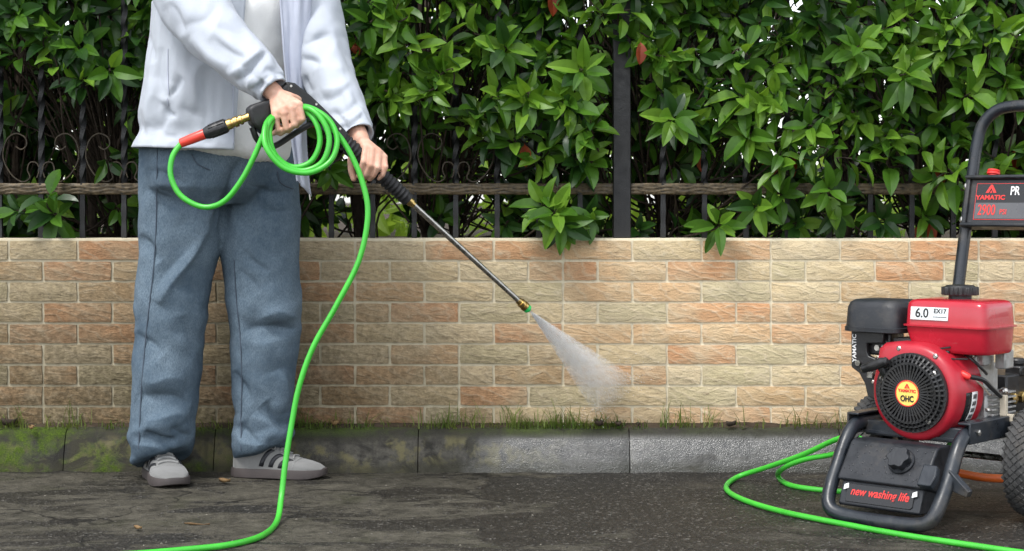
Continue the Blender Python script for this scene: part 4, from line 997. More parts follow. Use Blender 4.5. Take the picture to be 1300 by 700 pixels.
# --- shoes
def shoe(pos, ang_, mirror):
    root = bpy.data.objects.new('shoe', None); col.objects.link(root); root.parent = person; root.location = pos - PL; root.rotation_euler = (0, 0, ang_)
    L = .29
    outl = [(0, .012), (.02, .036), (.06, .043), (.12, .042), (.17, .050), (.21, .055), (.245, .052), (.27, .041), (.284, .026), (.29, .010)]
    def half(x):
        for (a, wa), (b, wb) in zip(outl, outl[1:]):
            if a <= x <= b: return wa + (wb - wa) * (x - a) / (b - a)
        return .008
    rows = []
    for z, g in ((0.001, -.001), (.004, .003), (.022, .004), (.030, .002), (.031, -.006)):
        rr_ = []
        ox = [q[0] for q in outl]
        for x in ox: rr_.append((x + (x / L - .5) * 2 * g, (half(x) + g), z + .010 * max(0, (x - .22) / .07) ** 2 * (z < .02)))
        for x in reversed(ox): rr_.append((x + (x / L - .5) * 2 * g, -(half(x) + g), z + .010 * max(0, (x - .22) / .07) ** 2 * (z < .02)))
        rows.append(rr_)
    m = MB(); m.loft(rows); m.build('sole', 'gum_sole', root, ang=40)
    hh = [(0.004, .075), (.03, .098), (.07, .104), (.10, .104), (.125, .098), (.15, .086), (.18, .070), (.21, .058), (.24, .051), (.265, .043), (.283, .032)]
    def top(x):
        for (a, wa), (b, wb) in zip(hh, hh[1:]):
            if a <= x <= b: return wa + (wb - wa) * (x - a) / (b - a)
        return .032
    def surf(x, s_):   # s_ -1..1 across the upper, 0 = top ridge
        w = half(x) - .001; h = top(x) - .028; a = s_ * math.pi / 2
        narrow = .78 if x < .14 else .78 + .22 * min(1, (x - .14) / .08)
        return Vector((x, w * math.copysign(abs(math.sin(a)) ** .75, a) * (1 - (1 - narrow) * math.cos(a)), .028 + h * math.cos(a) ** .55 if abs(s_) < 1 else .027))
    xs_ = [q[0] for q in cat([(q[0],) for q in hh], 3)]
    m = MB(); m.grid([[surf(x, s_) for s_ in np.linspace(-1, 1, 23)] for x in xs_])
    # close heel and toe
    m.f.append(tuple(range(23))); m.mi.append(0); k0 = len(m.v) - 23; m.f.append(tuple(range(k0 + 22, k0 - 1, -1))); m.mi.append(0)
    up_ = m.build('upper', 'suede', root, ang=50)
    for sd in (-1, 1):
        for q in range(3):
            x0 = .100 + .030 * q; rows = []
            for i in range(9):
                t = i / 8; s_ = sd * (.985 - .57 * t); x = x0 + .038 * (1 - t) * -0 + .034 * t - .0
                row = []
                for dx in (-.0068, 0, .0068):
                    p = surf(x + dx, s_); row.append(p + Vector((0, sd * .0014, .0010)))
                rows.append(row)
            m = MB(); m.grid(rows); m.build('stripe', 'black_stripe', up_, ang=180, fix=False, solid=.001)
    for q in range(5):
        x = .112 + .020 * q; m = MB(); m.tube([surf(x + .006 * abs(s_) / .3, s_) + Vector((0, 0, .0028)) for s_ in np.linspace(-.34, .34, 9)], .0032, 6); m.build('lace', 'lace', up_)
    rows = [[surf(x, s_) + Vector((0, 0, .001)) for s_ in np.linspace(-1, 1, 13)] for x in (.21, .215)]
    m = MB(); m.tube([surf(.200 + .012 * (1 - abs(s_)), s_) + Vector((0, 0, .0004)) for s_ in np.linspace(-.95, .95, 17)], .0012, 5); m.build('toe_seam', 'lace', up_)
    return root
shoe(*FOOT_R, 1); shoe(*FOOT_L, -1)

# ================================================================== SPRAY GUN AND LANCE
GA, GB = P(367, 116, 4.762), P(664, 387, 5.10)
gd = (GB - GA).normalized()
gun = thing('spray_gun', 'black pressure spray gun with ribbed grip and long steel lance held in both hands', 'spray gun', GA)
gside = gd.cross(Vector((0, 0, 1))).normalized(); gup = gside.cross(gd).normalized()    # gup: normal of the barrel in the upright plane
def gl(px, py):      # a point of the gun's own flat plane
    o_ = Vector((0, 0, EYE)); d = P(px, py, 5) - o_; t = (GA - o_).dot(gside) / d.dot(gside); return o_ + d * t
def gplate(name, poly, th, mat, bev=.006, off=0):
    pts = [gl(*q) for q in poly]; m = MB(); n = len(pts)
    vs = [p + gside * (off + s_ * th / 2) for s_ in (-1, 1) for p in pts]
    m.add(vs, [(i, (i + 1) % n, n + (i + 1) % n, n + i) for i in range(n)] + [tuple(range(n - 1, -1, -1)), tuple(range(n, 2 * n))])
    return m.build(name, mat, gun, bevel=bev, seg=3, world=True)
gbody = gplate('gun_body', [(360, 104), (372, 106), (392, 122), (414, 143), (436, 166), (440, 176), (434, 184), (424, 176), (404, 158), (388, 148), (374, 138), (362, 128)], .042, 'black_plastic', .007)
gplate('handle', [(362, 106), (374, 122), (366, 144), (352, 154), (346, 168), (334, 172), (317, 158), (313, 138), (320, 133), (338, 127), (350, 116)], .040, 'black_plastic', .008)
m = MB(); m.tube(cat([gl(320, 162), gl(327, 178), gl(340, 186), gl(352, 184), gl(372, 171), gl(392, 159), gl(410, 152)], 5), .0085, 8); m.build('trigger_guard', 'black_plastic', gun, world=True)
m = MB(); m.tube(cat([gl(352, 150), gl(362, 156), gl(378, 150), gl(392, 146)], 5), .007, 8); m.build('trigger', 'black_plastic', gun, world=True)
for px, py in ((366, 110), (398, 133), (428, 164)):
    p = gl(px, py); m = MB(); m.lathe([(.0035, 0), (.0035, .003)], p - gside * -.0195, gside, 10); m.build('screw', 'steel', gun, world=True)
def along(px): return (gl(px, 116 + (px - 367) * (271 / 297)) - GA).length
prof = []; L0, L1 = along(433), along(518)
for i in range(81):
    t = i / 80; h = L0 + (L1 - L0) * t; r = .0225 - .003 * t + (.0018 * (1 if (i // 2) % 2 else -1) if .06 < t < .94 else 0)
    if t < .02: r = .0245
    prof.append((r, h))
m = MB(); m.lathe(prof, GA, gd, 24); m.build('grip', 'ribbed_rubber', gun, world=True, ang=60)
L2 = along(659)
m = MB(); m.lathe([(.0125, L1), (.0125, L1 + .014), (.0095, L1 + .015), (.0095, L1 + .024)], GA, gd, 16); m.build('grip_nut', 'brass', gun, world=True)
m = MB(); m.lathe([(.0085, L1 + .02), (.0085, L1 + .024), (.0078, L2)], GA, gd, 16); m.build('lance', 'steel', gun, world=True)
q = L2 - .004
nzl = MB(); nzl.lathe([(.0105, q), (.0105, q + .010), (.0135, q + .011), (.0135, q + .020), (.0115, q + .021), (.0115, q + .024), (.0145, q + .025), (.0145, q + .033), (.012, q + .034)], GA, gd, 20)
nzl = nzl.build('quick_coupler', 'brass', gun, world=True)
m = MB(); m.lathe([(.0115, q + .033), (.0128, q + .035), (.0128, q + .044), (.009, q + .045), (.007, q + .049)], GA, gd, 16); m.build('nozzle', 'green_plastic', nzl, world=True)
NOZ = GA + gd * (q + .047)

# ================================================================== GREEN HOSE
hose = thing('green_hose', 'bright green rubber hose looped in the hand and trailing over the road to the machine', 'hose', (GA.x, GA.y, 0))
b0, b1 = gl(317, 148), P(296, 157, 4.752); hd = (P(232, 181, 4.715) - b0).normalized()
def hp(px): return b0 + hd * ((b0.x - (px - 650) / F * 4.74) / -hd.x)
brass = MB(); x0 = hp(319); Lb = (hp(290) - x0).length
brass.lathe([(.0085, 0), (.0085, Lb * .3), (.011, Lb * .32), (.011, Lb * .42), (.0085, Lb * .44), (.0085, Lb * .5), (.0118, Lb * .52), (.0118, Lb * .66), (.0095, Lb * .68), (.0095, Lb * .76), (.0115, Lb * .78), (.0115, Lb)], x0, hd, 6 * 4)
brass.v = [tuple(x0 + hd * (Vector(v) - x0).dot(hd) + ((Vector(v) - x0) - hd * (Vector(v) - x0).dot(hd)) * 1.28) for v in brass.v]
brass.build('coupling', 'brass', hose, world=True, ang=30)
x1 = hp(291); Lf = (hp(262) - x1).length
m = MB(); prof = [(.0155, 0), (.0190, .004), (.0190, Lf * .35), (.0205, Lf * .4), (.0180, Lf * .85), (.0145, Lf)]; m.lathe(prof, x1, hd, 24)
for k in range(10):
    a = 2 * math.pi * k / 10; u_ = hd.orthogonal().normalized(); w_ = hd.cross(u_); q_ = (u_ * math.cos(a) + w_ * math.sin(a)) * .0192
    m.tube([x1 + hd * .006 + q_, x1 + hd * Lf * .75 + q_ * .98], .0018, 5)
m.build('ferrule', 'black_plastic', hose, world=True)
x2 = hp(265); Ls = (hp(231) - x2).length
m = MB(); m.lathe([(.0138, 0), (.0145, .002), (.0138, Ls * .6), (.0125, Ls - .002), (.0095, Ls)], x2, hd, 20); m.build('sleeve', 'red_rubber', hose, world=True)
HR = .0077
hpath = [P(238, 179, 4.72), P(231, 182, 4.716), P(219, 199, 4.70), P(217, 224, 4.69), P(230, 249, 4.68), P(258, 263, 4.67), P(284, 256, 4.665), P(306, 230, 4.66), P(323, 198, 4.66), P(336, 168, 4.665), P(346, 151, 4.69),
         P(364, 145, 4.726), P(385, 140, 4.705), P(401, 156, 4.682), P(406, 182, 4.672), P(394, 206, 4.664), P(370, 212, 4.660), P(349, 196, 4.662), P(342, 170, 4.672), P(348, 152, 4.700),
         P(365, 150, 4.728), P(388, 137, 4.690), P(408, 151, 4.668), P(418, 178, 4.655), P(408, 207, 4.646), P(380, 217, 4.643), P(353, 203, 4.644), P(338, 176, 4.654), P(344, 152, 4.690),
         P(366, 140, 4.745), P(390, 136, 4.712), P(417, 152, 4.690), P(428, 178, 4.668), P(419, 205, 4.648), P(392, 219.5, 4.630), P(360, 213, 4.625), P(338, 187, 4.632), P(337, 160, 4.668), P(350, 146, 4.712),
         P(372, 146, 4.748), P(398, 146, 4.72), P(424, 166, 4.70), P(442, 190, 4.69), P(459, 228, 4.68), P(467, 272, 4.67), P(456, 330, 4.66), P(427, 388, 4.65), P(398, 440, 4.64), P(380, 490, 4.63), P(370, 540, 4.62), P(362, 590, 4.60), P(357, 632, 4.575)]
HZ = .0085
def gp(px, py, z=HZ): return G(px, py, z)
hpath += [gp(351, 663), gp(331, 681), gp(290, 692), gp(240, 697.5), gp(190, 702)]
hpath += [Vector((-1.05, 4.0, HZ)), Vector((-1.2, 3.75, HZ)), Vector((-1.0, 3.4, HZ)), Vector((-.3, 3.2, HZ)), Vector((.5, 3.2, HZ)), Vector((1.15, 3.4, HZ)), Vector((1.42, 3.75, HZ))]
hpath += [gp(1330, 708), gp(1260, 696.5), gp(1150, 680), gp(1060, 663.5), gp(990, 649), gp(942, 634), gp(922, 620), gp(936, 606, .012), P(975, 593, 5.12), P(1020, 577, 4.98), P(1062, 558, 4.86)]
hpath += [P(1088, 553, 4.80), P(1094, 566, 4.78), P(1062, 576, 4.88), P(1020, 584, 4.98), P(994, 595, 5.08), gp(988, 605, .012), gp(1003, 616), gp(1040, 622), gp(1085, 624), Vector((1.10, 4.92, .03)), Vector((1.2, 4.86, .12)), Vector((1.27, 4.84, .24))]
m = MB(); m.tube(cat([tuple(p) for p in hpath], 9), HR, 14); m.build('tube', 'green_rubber', hose, world=True, ang=180, fix=False)

# ================================================================== WATER SPRAY
tgt = P(772, 516, 5.46); sd_ = (tgt - NOZ).normalized(); SL = (tgt - NOZ).length
sx_ = Vector((1, 0, 0)); sx_ = (P(790, 455, 5.3) - P(755, 500, 5.3)).normalized(); sx_ = (sx_ - sd_ * sx_.dot(sd_)).normalized(); sy_ = sd_.cross(sx_)
m = MB(); rows = []
for i in range(13):
    t = i / 12; h = .004 + SL * t
    rows.append([(h * .165 * math.cos(a) + h * .070 + .002 * math.cos(a), h * .075 * math.sin(a) + .002 * math.sin(a), h) for a in [2 * math.pi * k / 24 for k in range(24)]])
m.loft(rows); spray = m.mesh('water_spray', ang=180)
t = NT('spray_mist'); t.n.remove(t.b); o_ = t.objc(); x = t.sep(o_)
pv = t.new('VolumePrincipled'); pv.inputs['Color'].default_value = (1, 1, 1, 1); pv.inputs['Anisotropy'].default_value = 0.2
inv = t.math('DIVIDE', 1.0, t.math('ADD', x[2], .035)); cv = t.new('CombineXYZ'); t.link(t.math('DIVIDE', x[0], t.math('ADD', x[2], .01)), cv.inputs[0]); t.link(t.math('DIVIDE', x[1], t.math('ADD', x[2], .01)), cv.inputs[1])
t.link(t.math('MULTIPLY', x[2], 1.2), cv.inputs[2])
st = t.noise(cv.outputs[0], 24.0, 4, 0.65)
dn = t.math('MULTIPLY', t.math('MULTIPLY', inv, t.fr(st, .42, .60, .15, 1.7)), t.math('MULTIPLY', t.fr(x[2], SL * .60, SL * 1.0, 1.0, 0.0), t.fr(t.math('ABSOLUTE', t.math('DIVIDE', t.math('SUBTRACT', t.math('DIVIDE', x[0], t.math('ADD', x[2], .01)), .070), .165)), .45, 1.0, 1.0, 0.15)))
t.link(t.math('MULTIPLY', dn, 15.0), pv.inputs['Density']); t.link(pv.outputs[0], t.out.inputs['Volume'])
spray = link('water_spray', spray, 'spray_mist'); mm = Matrix((sx_, sy_, sd_)).transposed().to_4x4(); mm.translation = NOZ; spray.matrix_world = mm
tag(spray, 'fan of fine white water mist shooting from the lance nozzle at the wall', 'water', kind='stuff')
t = NT('water_drop'); t.set(color=(.95, .96, .97, 1), rough=.2, spec=.6, alpha=.75)
rd = random.Random(3); m = MB()
for i in range(6500):
    h = SL * rd.uniform(.04, .98); a, b = rd.uniform(-1, 1), rd.gauss(0, .4); c = Vector((h * (.070 + .16 * a), h * .06 * b, h)); l = rd.uniform(.002, .007); r = rd.uniform(.0002, .0005)
    d = c.normalized(); u_ = d.orthogonal().normalized() * r; w_ = d.cross(u_); m.add([c - d * l, c + u_, c - u_ * .5 + w_ * .87, c - u_ * .5 - w_ * .87, c + d * l], [(0, 2, 1), (0, 3, 2), (0, 1, 3), (4, 1, 2), (4, 2, 3), (4, 3, 1)])
for i in range(500):      # bounce where the fan meets the foot of the wall
    c = Vector((SL * (.075 + rd.gauss(0, .13)), rd.gauss(0, .03), SL * rd.uniform(.86, 1.0))); r = rd.uniform(.0005, .0013); u_ = Vector((r, 0, 0)); w_ = Vector((0, r, 0)); z_ = Vector((0, 0, r * rd.uniform(1, 3)))
    m.add([c - z_, c + u_, c - u_ * .5 + w_, c - u_ * .5 - w_, c + z_], [(0, 2, 1), (0, 3, 2), (0, 1, 3), (4, 1, 2), (4, 2, 3), (4, 3, 1)])
d_ = m.build('droplets', 'water_drop', spray, fix=False, ang=180); tag(d_, kind='stuff')

# ================================================================== PRESSURE WASHER  (local: x across to its right wheel, y towards its handle, z up)
W = thing('pressure_washer', 'wheeled petrol pressure washer with red engine, black tube frame and handle', 'pressure washer', (.94, 4.43, 0), R(-43))
X_, Y_, Z_ = Vector((1, 0, 0)), Vector((0, 1, 0)), Vector((0, 0, 1))
def rbox(c, s_): m = MB(); m.box(c, s_); return m
# --- frame
fl_ = [(-.160, .32, .245), (-.160, .20, .245), (-.161, .150, .242), (-.163, .108, .214), (-.164, .062, .145), (-.160, .014, .073), (-.146, -.004, .040), (-.112, -.006, .026), (-.05, -.006, .022)]
fr_ = [(-a, b, c) for a, b, c in fl_[::-1]]
m = MB(); m.tube(cat(fl_ + fr_, 5), .0185, 14); frame = m.build('bumper_tube', 'frame_paint', W, ang=180)
for s_ in (-1, 1):
    m = MB()     # rail: folded channel
    m.prism([(-.014, -.027), (.016, -.027), (.016, .027), (-.020, .027), (-.020, .021), (.010, .021), (.010, -.021), (-.014, -.021)] if s_ > 0 else [(.014, -.027), (-.016, -.027), (-.016, .027), (.020, .027), (.020, .021), (-.010, .021), (-.010, -.021), (.014, -.021)],
            (.166 * s_, 0, .246), X_, Z_, Y_, .135, .74); rl = m.build('rail', 'frame_paint', W, bevel=.002)
    for y in (.175, .42):
        for sg in (-1, 1):
            m = MB(); m.lathe([(.0085, 0), (.0085, .005), (.005, .0065)], (.166 * s_ + .016 * s_ if sg > 0 else .150 * s_, y, .246), X_ * s_ * sg, 6); m.build('bolt', 'steel', rl)
m = rbox((0, .42, .222), (.31, .5, .008)); m.build('deck', 'frame_paint', W, bevel=.001)
m = rbox((0, .19, .232), (.30, .03, .04)); m.build('cross_member', 'frame_paint', W, bevel=.003)
for x in (-.03, .05):
    m = MB(); m.lathe([(.013, 0), (.0155, .004), (.011, .022), (.009, .026)], (x, .006, .0), Z_, 16); m.build('rubber_foot', 'clear_rubber', W)
m = MB(); m.prism([(-.005, .0), (.05, -.015), (.055, .0), (.0, .05)], (.168, .06, .115), X_, Z_, Y_, -.012, .012); m.build('hose_hook', 'frame_paint', W, bevel=.002)
# --- front reservoir
prof = [(.020, .112), (.025, .124), (.086, .204), (.098, .210), (.160, .210), (.165, .11), (.10, .09)]
m = MB(); m.prism(prof, (0, 0, 0), Y_, Z_, X_, -.140, .116); tank = m.build('reservoir', 'tank_plastic', W, bevel=.006, seg=3)
fn = Vector((0, -.80, .61)).normalized(); fu = Vector((0, .61, .80)).normalized()
dr = MB(); rdp = random.Random(9)
t = NT('water_bead'); t.set(color=(.02, .022, .026, 1), rough=.06, spec=.9)
for i in range(110):
    u_, w_ = rdp.uniform(-.13, .11), rdp.uniform(.03, .95) ** 1.0; q_ = Vector((u_, .025 + .061 * w_, .124 + .080 * w_)) + Vector((0, -.80, .61)) * .0006; r_ = rdp.uniform(.0008, .0024)
    dr.lathe([(r_, 0), (r_ * .8, r_ * .35), (r_ * .3, r_ * .5)], q_, Vector((0, -.80, .61)), 8)
tag(dr.build('water_beads', 'water_bead', tank, ang=180), kind='stuff')
kc = Vector((.030, .059, .168)); m = MB(); m.lathe([(.036, -.01), (.036, .006), (.033, .009)], kc, fn, 28); m.build('cap_collar', 'tank_plastic', tank)
m = MB(); poly = []
for k in range(48):
    a = 2 * math.pi * k / 48; r = .029 + .0032 * math.cos(6 * a); poly.append((r * math.cos(a), r * math.sin(a)))
m.prism(poly, kc, X_, fu, fn, .006, .030); m.build('reservoir_cap', 'tank_plastic', tank, bevel=.002)
m = MB(); m.prism([(.010, .052), (.014, .046), (.12, .046), (.13, .11), (.040, .112), (.034, .110)], (0, 0, 0), Y_, Z_, X_, -.130, .108); tray = m.build('drawer', 'tank_plastic', W, bevel=.007, seg=3)
dn_ = Vector((0, -.943, .333)).normalized(); du_ = Vector((0, .333, .943)).normalized(); dc = Vector((-.012, .0205, .080))
m = MB(); m.prism([(-.098, -.024), (.092, -.024), (.098, -.018), (.098, .024), (-.098, .024)], dc, X_, du_, dn_, -.004, .0028); pl_ = m.build('name_plate', 'black_label', tray, bevel=.001)
put_text('lettering', 'new washing life', .030, 'red_print', tray, dc + dn_ * .0036 + du_ * .004, X_, du_, .86, .25, .0005)
for s_ in (-1, 1):
    m = MB(); m.prism([(-.006, -.006), (.008, -.001), (.006, .012), (-.005, .007)], dc + X_ * .1 * s_ + du_ * .012, X_, du_, dn_, .003, .006); m.build('clip', 'white_print', tray)
m = MB(); m.prism([(-.018, -.03), (.02, -.03), (.026, .0), (.020, .03), (-.018, .03)], (.128, .022, .142), X_, fu, fn, -.006, .016); m.build('tank_bracket', 'frame_paint', W, bevel=.003)
# --- engine
EC = Vector((0.008, 0, .338))
def arc(r, a0, a1, n): return [(r * math.cos(R(a0 + (a1 - a0) * k / n)), r * math.sin(R(a0 + (a1 - a0) * k / n))) for k in range(n + 1)]
outline = arc(.129, -170, 95, 34) + [(-.05, .130), (-.094, .124), (-.108, .112), (-.117, .07), (-.128, .02)]
rows = []
for y, k in ((.152, .84), (.155, .92), (.163, .97), (.178, 1.0), (.262, 1.0), (.272, 1.02), (.285, 1.02), (.286, .7)):
    rows.append([Vector((EC.x + x * k, y, EC.z + z * k)) for x, z in outline])
m = MB(); m.loft(rows); shroud = m.build('fan_shroud', 'red_paint_dusty', W, ang=40)
m = MB(); m.lathe([(.104, .0), (.104, .015), (.100, .018)], (EC.x, .170, EC.z), -Y_, 40); gback = m.build('starter_cover', 'black_plastic', W)
m = MB()
for k in range(44):
    a = 2 * math.pi * k / 44; ca, sa = math.cos(a), math.sin(a); rot = Matrix.Rotation(-a, 3, 'Y')
    for r0, r1, y0, y1 in ((.036, .076, .128, .128), (.078, .0985, .130, .143)):
        a0, a1 = Vector((EC.x + ca * r0, y0, EC.z + sa * r0)), Vector((EC.x + ca * r1, y1, EC.z + sa * r1)); mid = (a0 + a1) / 2; dx = (a1 - a0); L = dx.length; dx.normalize()
        tz = Vector((-sa, 0, ca)); ty = tz.cross(dx); m.box(mid, (L, .010, .0046), Matrix((dx, ty, tz)).transposed())
for r, y, w in ((.077, .126, .0034), (.0575, .126, .0022), (.0885, .131, .0026), (.100, .140, .0042), (.036, .124, .003)):
    m.lathe([(r - w, 0), (r + w, 0), (r + w, .010), (r - w, .010)], (EC.x, y, EC.z), Y_, 44, closed=True)
tag(m.build('grille', 'black_plastic', gback, ang=30), kind='stuff')
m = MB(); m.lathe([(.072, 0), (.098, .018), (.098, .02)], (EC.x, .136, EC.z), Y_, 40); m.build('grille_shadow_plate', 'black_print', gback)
m = MB(); m.lathe([(.037, 0), (.037, .010)], (EC.x, .1335, EC.z), -Y_, 36); hub = m.build('hub', 'black_plastic', gback, bevel=.001)
m = MB(); m.lathe([(.0345, 0), (.0345, .001)], (EC.x, .1232, EC.z), -Y_, 40); m.build('badge', 'yellow_label', gback)
m = MB(); m.lathe([(.0318, 0), (.0345, 0), (.0345, .0012), (.0318, .0012)], (EC.x, .1225, EC.z), -Y_, 40, closed=True); m.build('badge_rim', 'red_print', gback)
by = .1213
put_text('lettering', 'OHC', .0215, 'black_print', gback, (EC.x, by, EC.z - .0145), X_, Z_, .80, 0, .0008)
put_text('lettering', 'YAMATIC', .0105, 'red_print', gback, (EC.x, by, EC.z + .0065), X_, Z_, 1.15, 0, .0004)
def emblem(o, ex, ey, s_, parent, mat='red_print'):
    m = MB(); ex, ey = Vector(ex).normalized(), Vector(ey).normalized(); ez = ex.cross(ey)
    m.prism([(-.95 * s_, -.6 * s_), (-.15 * s_, .75 * s_), (.15 * s_, .75 * s_), (.95 * s_, -.6 * s_), (.42 * s_, -.6 * s_), (0, .18 * s_), (-.42 * s_, -.6 * s_)], o, ex, ey, ez, -.0003, .0004); m.build('emblem', mat, parent)
    m = MB(); m.prism([(-.2 * s_, -.6 * s_), (.2 * s_, -.6 * s_), (0, -.18 * s_)], o, ex, ey, ez, -.0003, .0004); m.build('emblem', mat, parent)
emblem((EC.x, by, EC.z + .0185), X_, Z_, .0085, gback)
for a in (38, -52, 158):
    c = Vector((EC.x + math.cos(R(a)) * .088, .140, EC.z + math.sin(R(a)) * .088)); m = MB(); m.lathe([(.0085, 0), (.0085, .006), (.006, .008)], c, -Y_, 8); m.build('bolt', 'steel', gback)
for x, z in ((-.035, .112), (.072, .098)):
    m = MB(); m.lathe([(.0075, 0), (.0075, .005), (.005, .007)], (x, .158, EC.z + z), -Y_, 8); m.build('bolt', 'steel', shroud)
# pull grip
m = MB(); m.tube(cat([(-.128, .122, .392), (-.098, .119, .402), (-.068, .117, .413), (-.046, .117, .419)], 5), [.007] + [.012] * 4 + [.0135] * 7 + [.012] * 3 + [.007], 12); pg = m.build('pull_grip', 'black_plastic', W)
m = MB(); m.tube([(-.072, .124, .400), (-.060, .140, .372)], .0095, 10); m.build('grip_stem', 'black_plastic', pg)
# side sticker on the shroud
def cyl_patch(name, a0, a1, y0, y1, r, mat, n=10):
    m = MB(); m.grid([[Vector((EC.x + r * math.cos(R(a0 + (a1 - a0) * k / n)), y, EC.z + r * math.sin(R(a0 + (a1 - a0) * k / n)))) for k in range(n + 1)] for y in (y0, y1)]); return m.build(name, mat, shroud, ang=180, solid=.0006)
cyl_patch('warning_label', -34, 2, .196, .226, .1302, 'black_label'); cyl_patch('warning_label', -34, 2, .227, .256, .1302, 'white_print')
for k in range(4): cyl_patch('print_line', -30 + 8 * k, -25 + 8 * k, .232, .250, .1307, 'grey_label', 3)
# stop switch and cable
m = MB(); m.tube(cat([(.116, .205, .392), (.130, .203, .388), (.144, .205, .382)], 4), [.006, .009, .010, .010, .009, .009, .009, .008, .006], 12); m.build('stop_switch', 'red_print', W)
m = MB(); m.tube(cat([(.140, .21, .384), (.156, .25, .374), (.160, .29, .35), (.165, .33, .325)], 6), .0065, 8); m.build('cable', 'black_plastic', W)
m = MB(); m.tube(cat([(.118, .235, .385), (.138, .27, .36), (.150, .30, .33)], 6), .0028, 6); m.build('wire', 'beige_plastic', W)
m = rbox((.166, .345, .300), (.018, .014, .055)); m.build('connector', 'beige_plastic', W, bevel=.002)
m = rbox((.176, .352, .268), (.03, .012, .02)); m.build('connector_clip', 'beige_plastic', W, bevel=.002)
# crankcase, cylinder and fins
m = rbox((.01, .355, .315), (.20, .14, .18)); m.box((.085, .335, .385), (.07, .10, .10)); m.box((.095, .36, .28), (.09, .12, .10)); m.build('crankcase', 'cast_aluminium', W, bevel=.008, seg=3)
for k in range(6):
    m = rbox((.128, .375, .262 + .0135 * k), (.05, .13, .005)); m.build('fin', 'cast_aluminium', W, bevel=.001)
for x, y, z, r in ((.105, .29, .43, .008), (.13, .36, .435, .010), (.085, .26, .425, .007), (.155, .37, .335, .011)):
    m = MB(); m.lathe([(r, 0), (r, .006), (r * .6, .008), (r * .6, .02)], (x, y, z), -Y_ if z < .431 else Z_, 8); m.build('bolt', 'steel', W)
m = rbox((.12, .31, .425), (.035, .04, .04)); m.box((.155, .37, .42), (.03, .05, .05)); m.build('tank_mount', 'cast_aluminium', W, bevel=.004)
m = MB(); m.lathe([(.013, 0), (.016, .01), (.011, .04)], (.095, .27, .375), Z_, 12); m.build('spark_cap', 'black_plastic', W)
# pump behind the engine
m = rbox((.02, .56, .30), (.17, .16, .13)); m.box((.085, .58, .37), (.05, .05, .03)); m.lathe([(.022, 0), (.022, .02)], (.085, .58, .385), Z_, 16); pump = m.build('pump', 'black_plastic', W, bevel=.006)
for k in range(3): m = MB(); m.lathe([(.016, 0), (.016, .012), (.009, .014)], (.105, .51 + .05 * k, .30), X_, 6); m.build('pump_plug', 'brass', pump)
m = MB(); m.lathe([(.045, 0), (.05, .01), (.05, .07)], (0, .42, .315), Y_, 24); m.build('coupling_housing', 'cast_aluminium', W)
# --- fuel tank
def superbox(cx, cy, hx, hy, z, n=64, p=9): return [Vector(q) for q in ring((cx, cy, z), (1, 0, 0), (0, 1, 0), hx, hy, n, p)]  # squarish outline
TX, TY = .070, .288
rows = []
for z, sx, sy, dx in ((.440, .098, .074, .014), (.443, .104, .080, .010), (.450, .108, .084, .007), (.490, .116, .0895, .001), (.508, .118, .091, 0), (.5085, .1245, .0975, 0), (.5125, .1245, .0975, 0), (.513, .118, .091, 0), (.530, .1172, .0902, 0), (.560, .1155, .0885, 0), (.570, .113, .086, 0), (.576, .107, .080, 0), (.579, .096, .069, 0), (.5805, .06, .04, 0), (.581, .02, .01, 0)):
    rows.append(superbox(TX + dx, TY, sx, sy, z))
m = MB(); m.loft(rows); ft = m.build('fuel_tank', 'red_paint', W, ang=38)
m = MB(); m.lathe([(.030, 0), (.030, .014)], (TX, TY, .576), Z_, 28); m.build('filler_neck', 'black_plastic', ft)
m = MB(); poly = []
for k in range(72):
    a = 2 * math.pi * k / 72; r = .046 + .0026 * (1 if math.cos(12 * a) > 0 else -1); poly.append((r * math.cos(a), r * math.sin(a)))
m.prism(poly, (TX, TY, 0), X_, Y_, Z_, .590, .612); m.build('fuel_cap', 'black_plastic', ft, bevel=.002)
m = MB(); m.lathe([(.040, 0), (.036, .004), (.012, .006)], (TX, TY, .612), Z_, 28); m.build('fuel_cap_top', 'black_plastic', ft)
fy = TY - .0905
tn = Vector((0, -.992, .12)).normalized(); tu = Vector((0, .12, .992)).normalized(); lc = Vector((.030, fy + .0004, .543))
m = MB(); m.prism([(-.055, -.017), (.055, -.017), (.055, .017), (-.055, .017)], lc, X_, tu, tn, -.002, .0012); m.build('power_label', 'silver_label', ft, bevel=.0004)
put_text('lettering', '6.0', .034, 'black_print', ft, lc + tn * .0016 + X_ * -.0215, X_, tu, .95, 0, .0006)
put_text('lettering', 'EX17', .0165, 'black_print', ft, lc + tn * .0016 + X_ * .031 + tu * .007, X_, tu, 1.0, 0, .0004)
m = MB(); m.prism([(-.018, -.0012), (.022, -.0012), (.022, .0012), (-.018, .0012)], lc + X_ * .029 - tu * .008, X_, tu, tn, .001, .0016); m.build('print_line', 'grey_label', ft)
# --- air cleaner and its bracket
rows = []
for z, sx, sy in ((.484, .084, .080), (.486, .090, .086), (.497, .090, .086), (.499, .087, .083), (.550, .083, .079), (.564, .077, .073), (.571, .066, .062), (.573, .03, .03)):
    rows.append(superbox(-.150, .275, sx, sy, z, 40, 5))
m = MB(); m.loft(rows); ac = m.build('air_cleaner', 'tank_plastic', W, ang=38)
m = rbox((-.152, .275, .452), (.085, .075, .064)); m.build('air_duct', 'black_plastic', ac, bevel=.006)
m = MB(); m.prism([(-.055, .155), (-.055, .055), (-.030, .040), (-.012, .012), (-.004, -.02), (.020, -.03), (.045, -.02), (.048, .075), (.0, .088), (-.006, .100), (-.006, .122), (.045, .126), (.045, .155)], (-.165, .225, .330), X_, Z_, Y_, -.008, .008); br = m.build('control_bracket', 'black_plastic', W, bevel=.003)
m = MB(); m.lathe([(.008, 0), (.008, .006)], (-.196, .216, .398), -Y_, 10); m.build('bolt', 'steel', br)
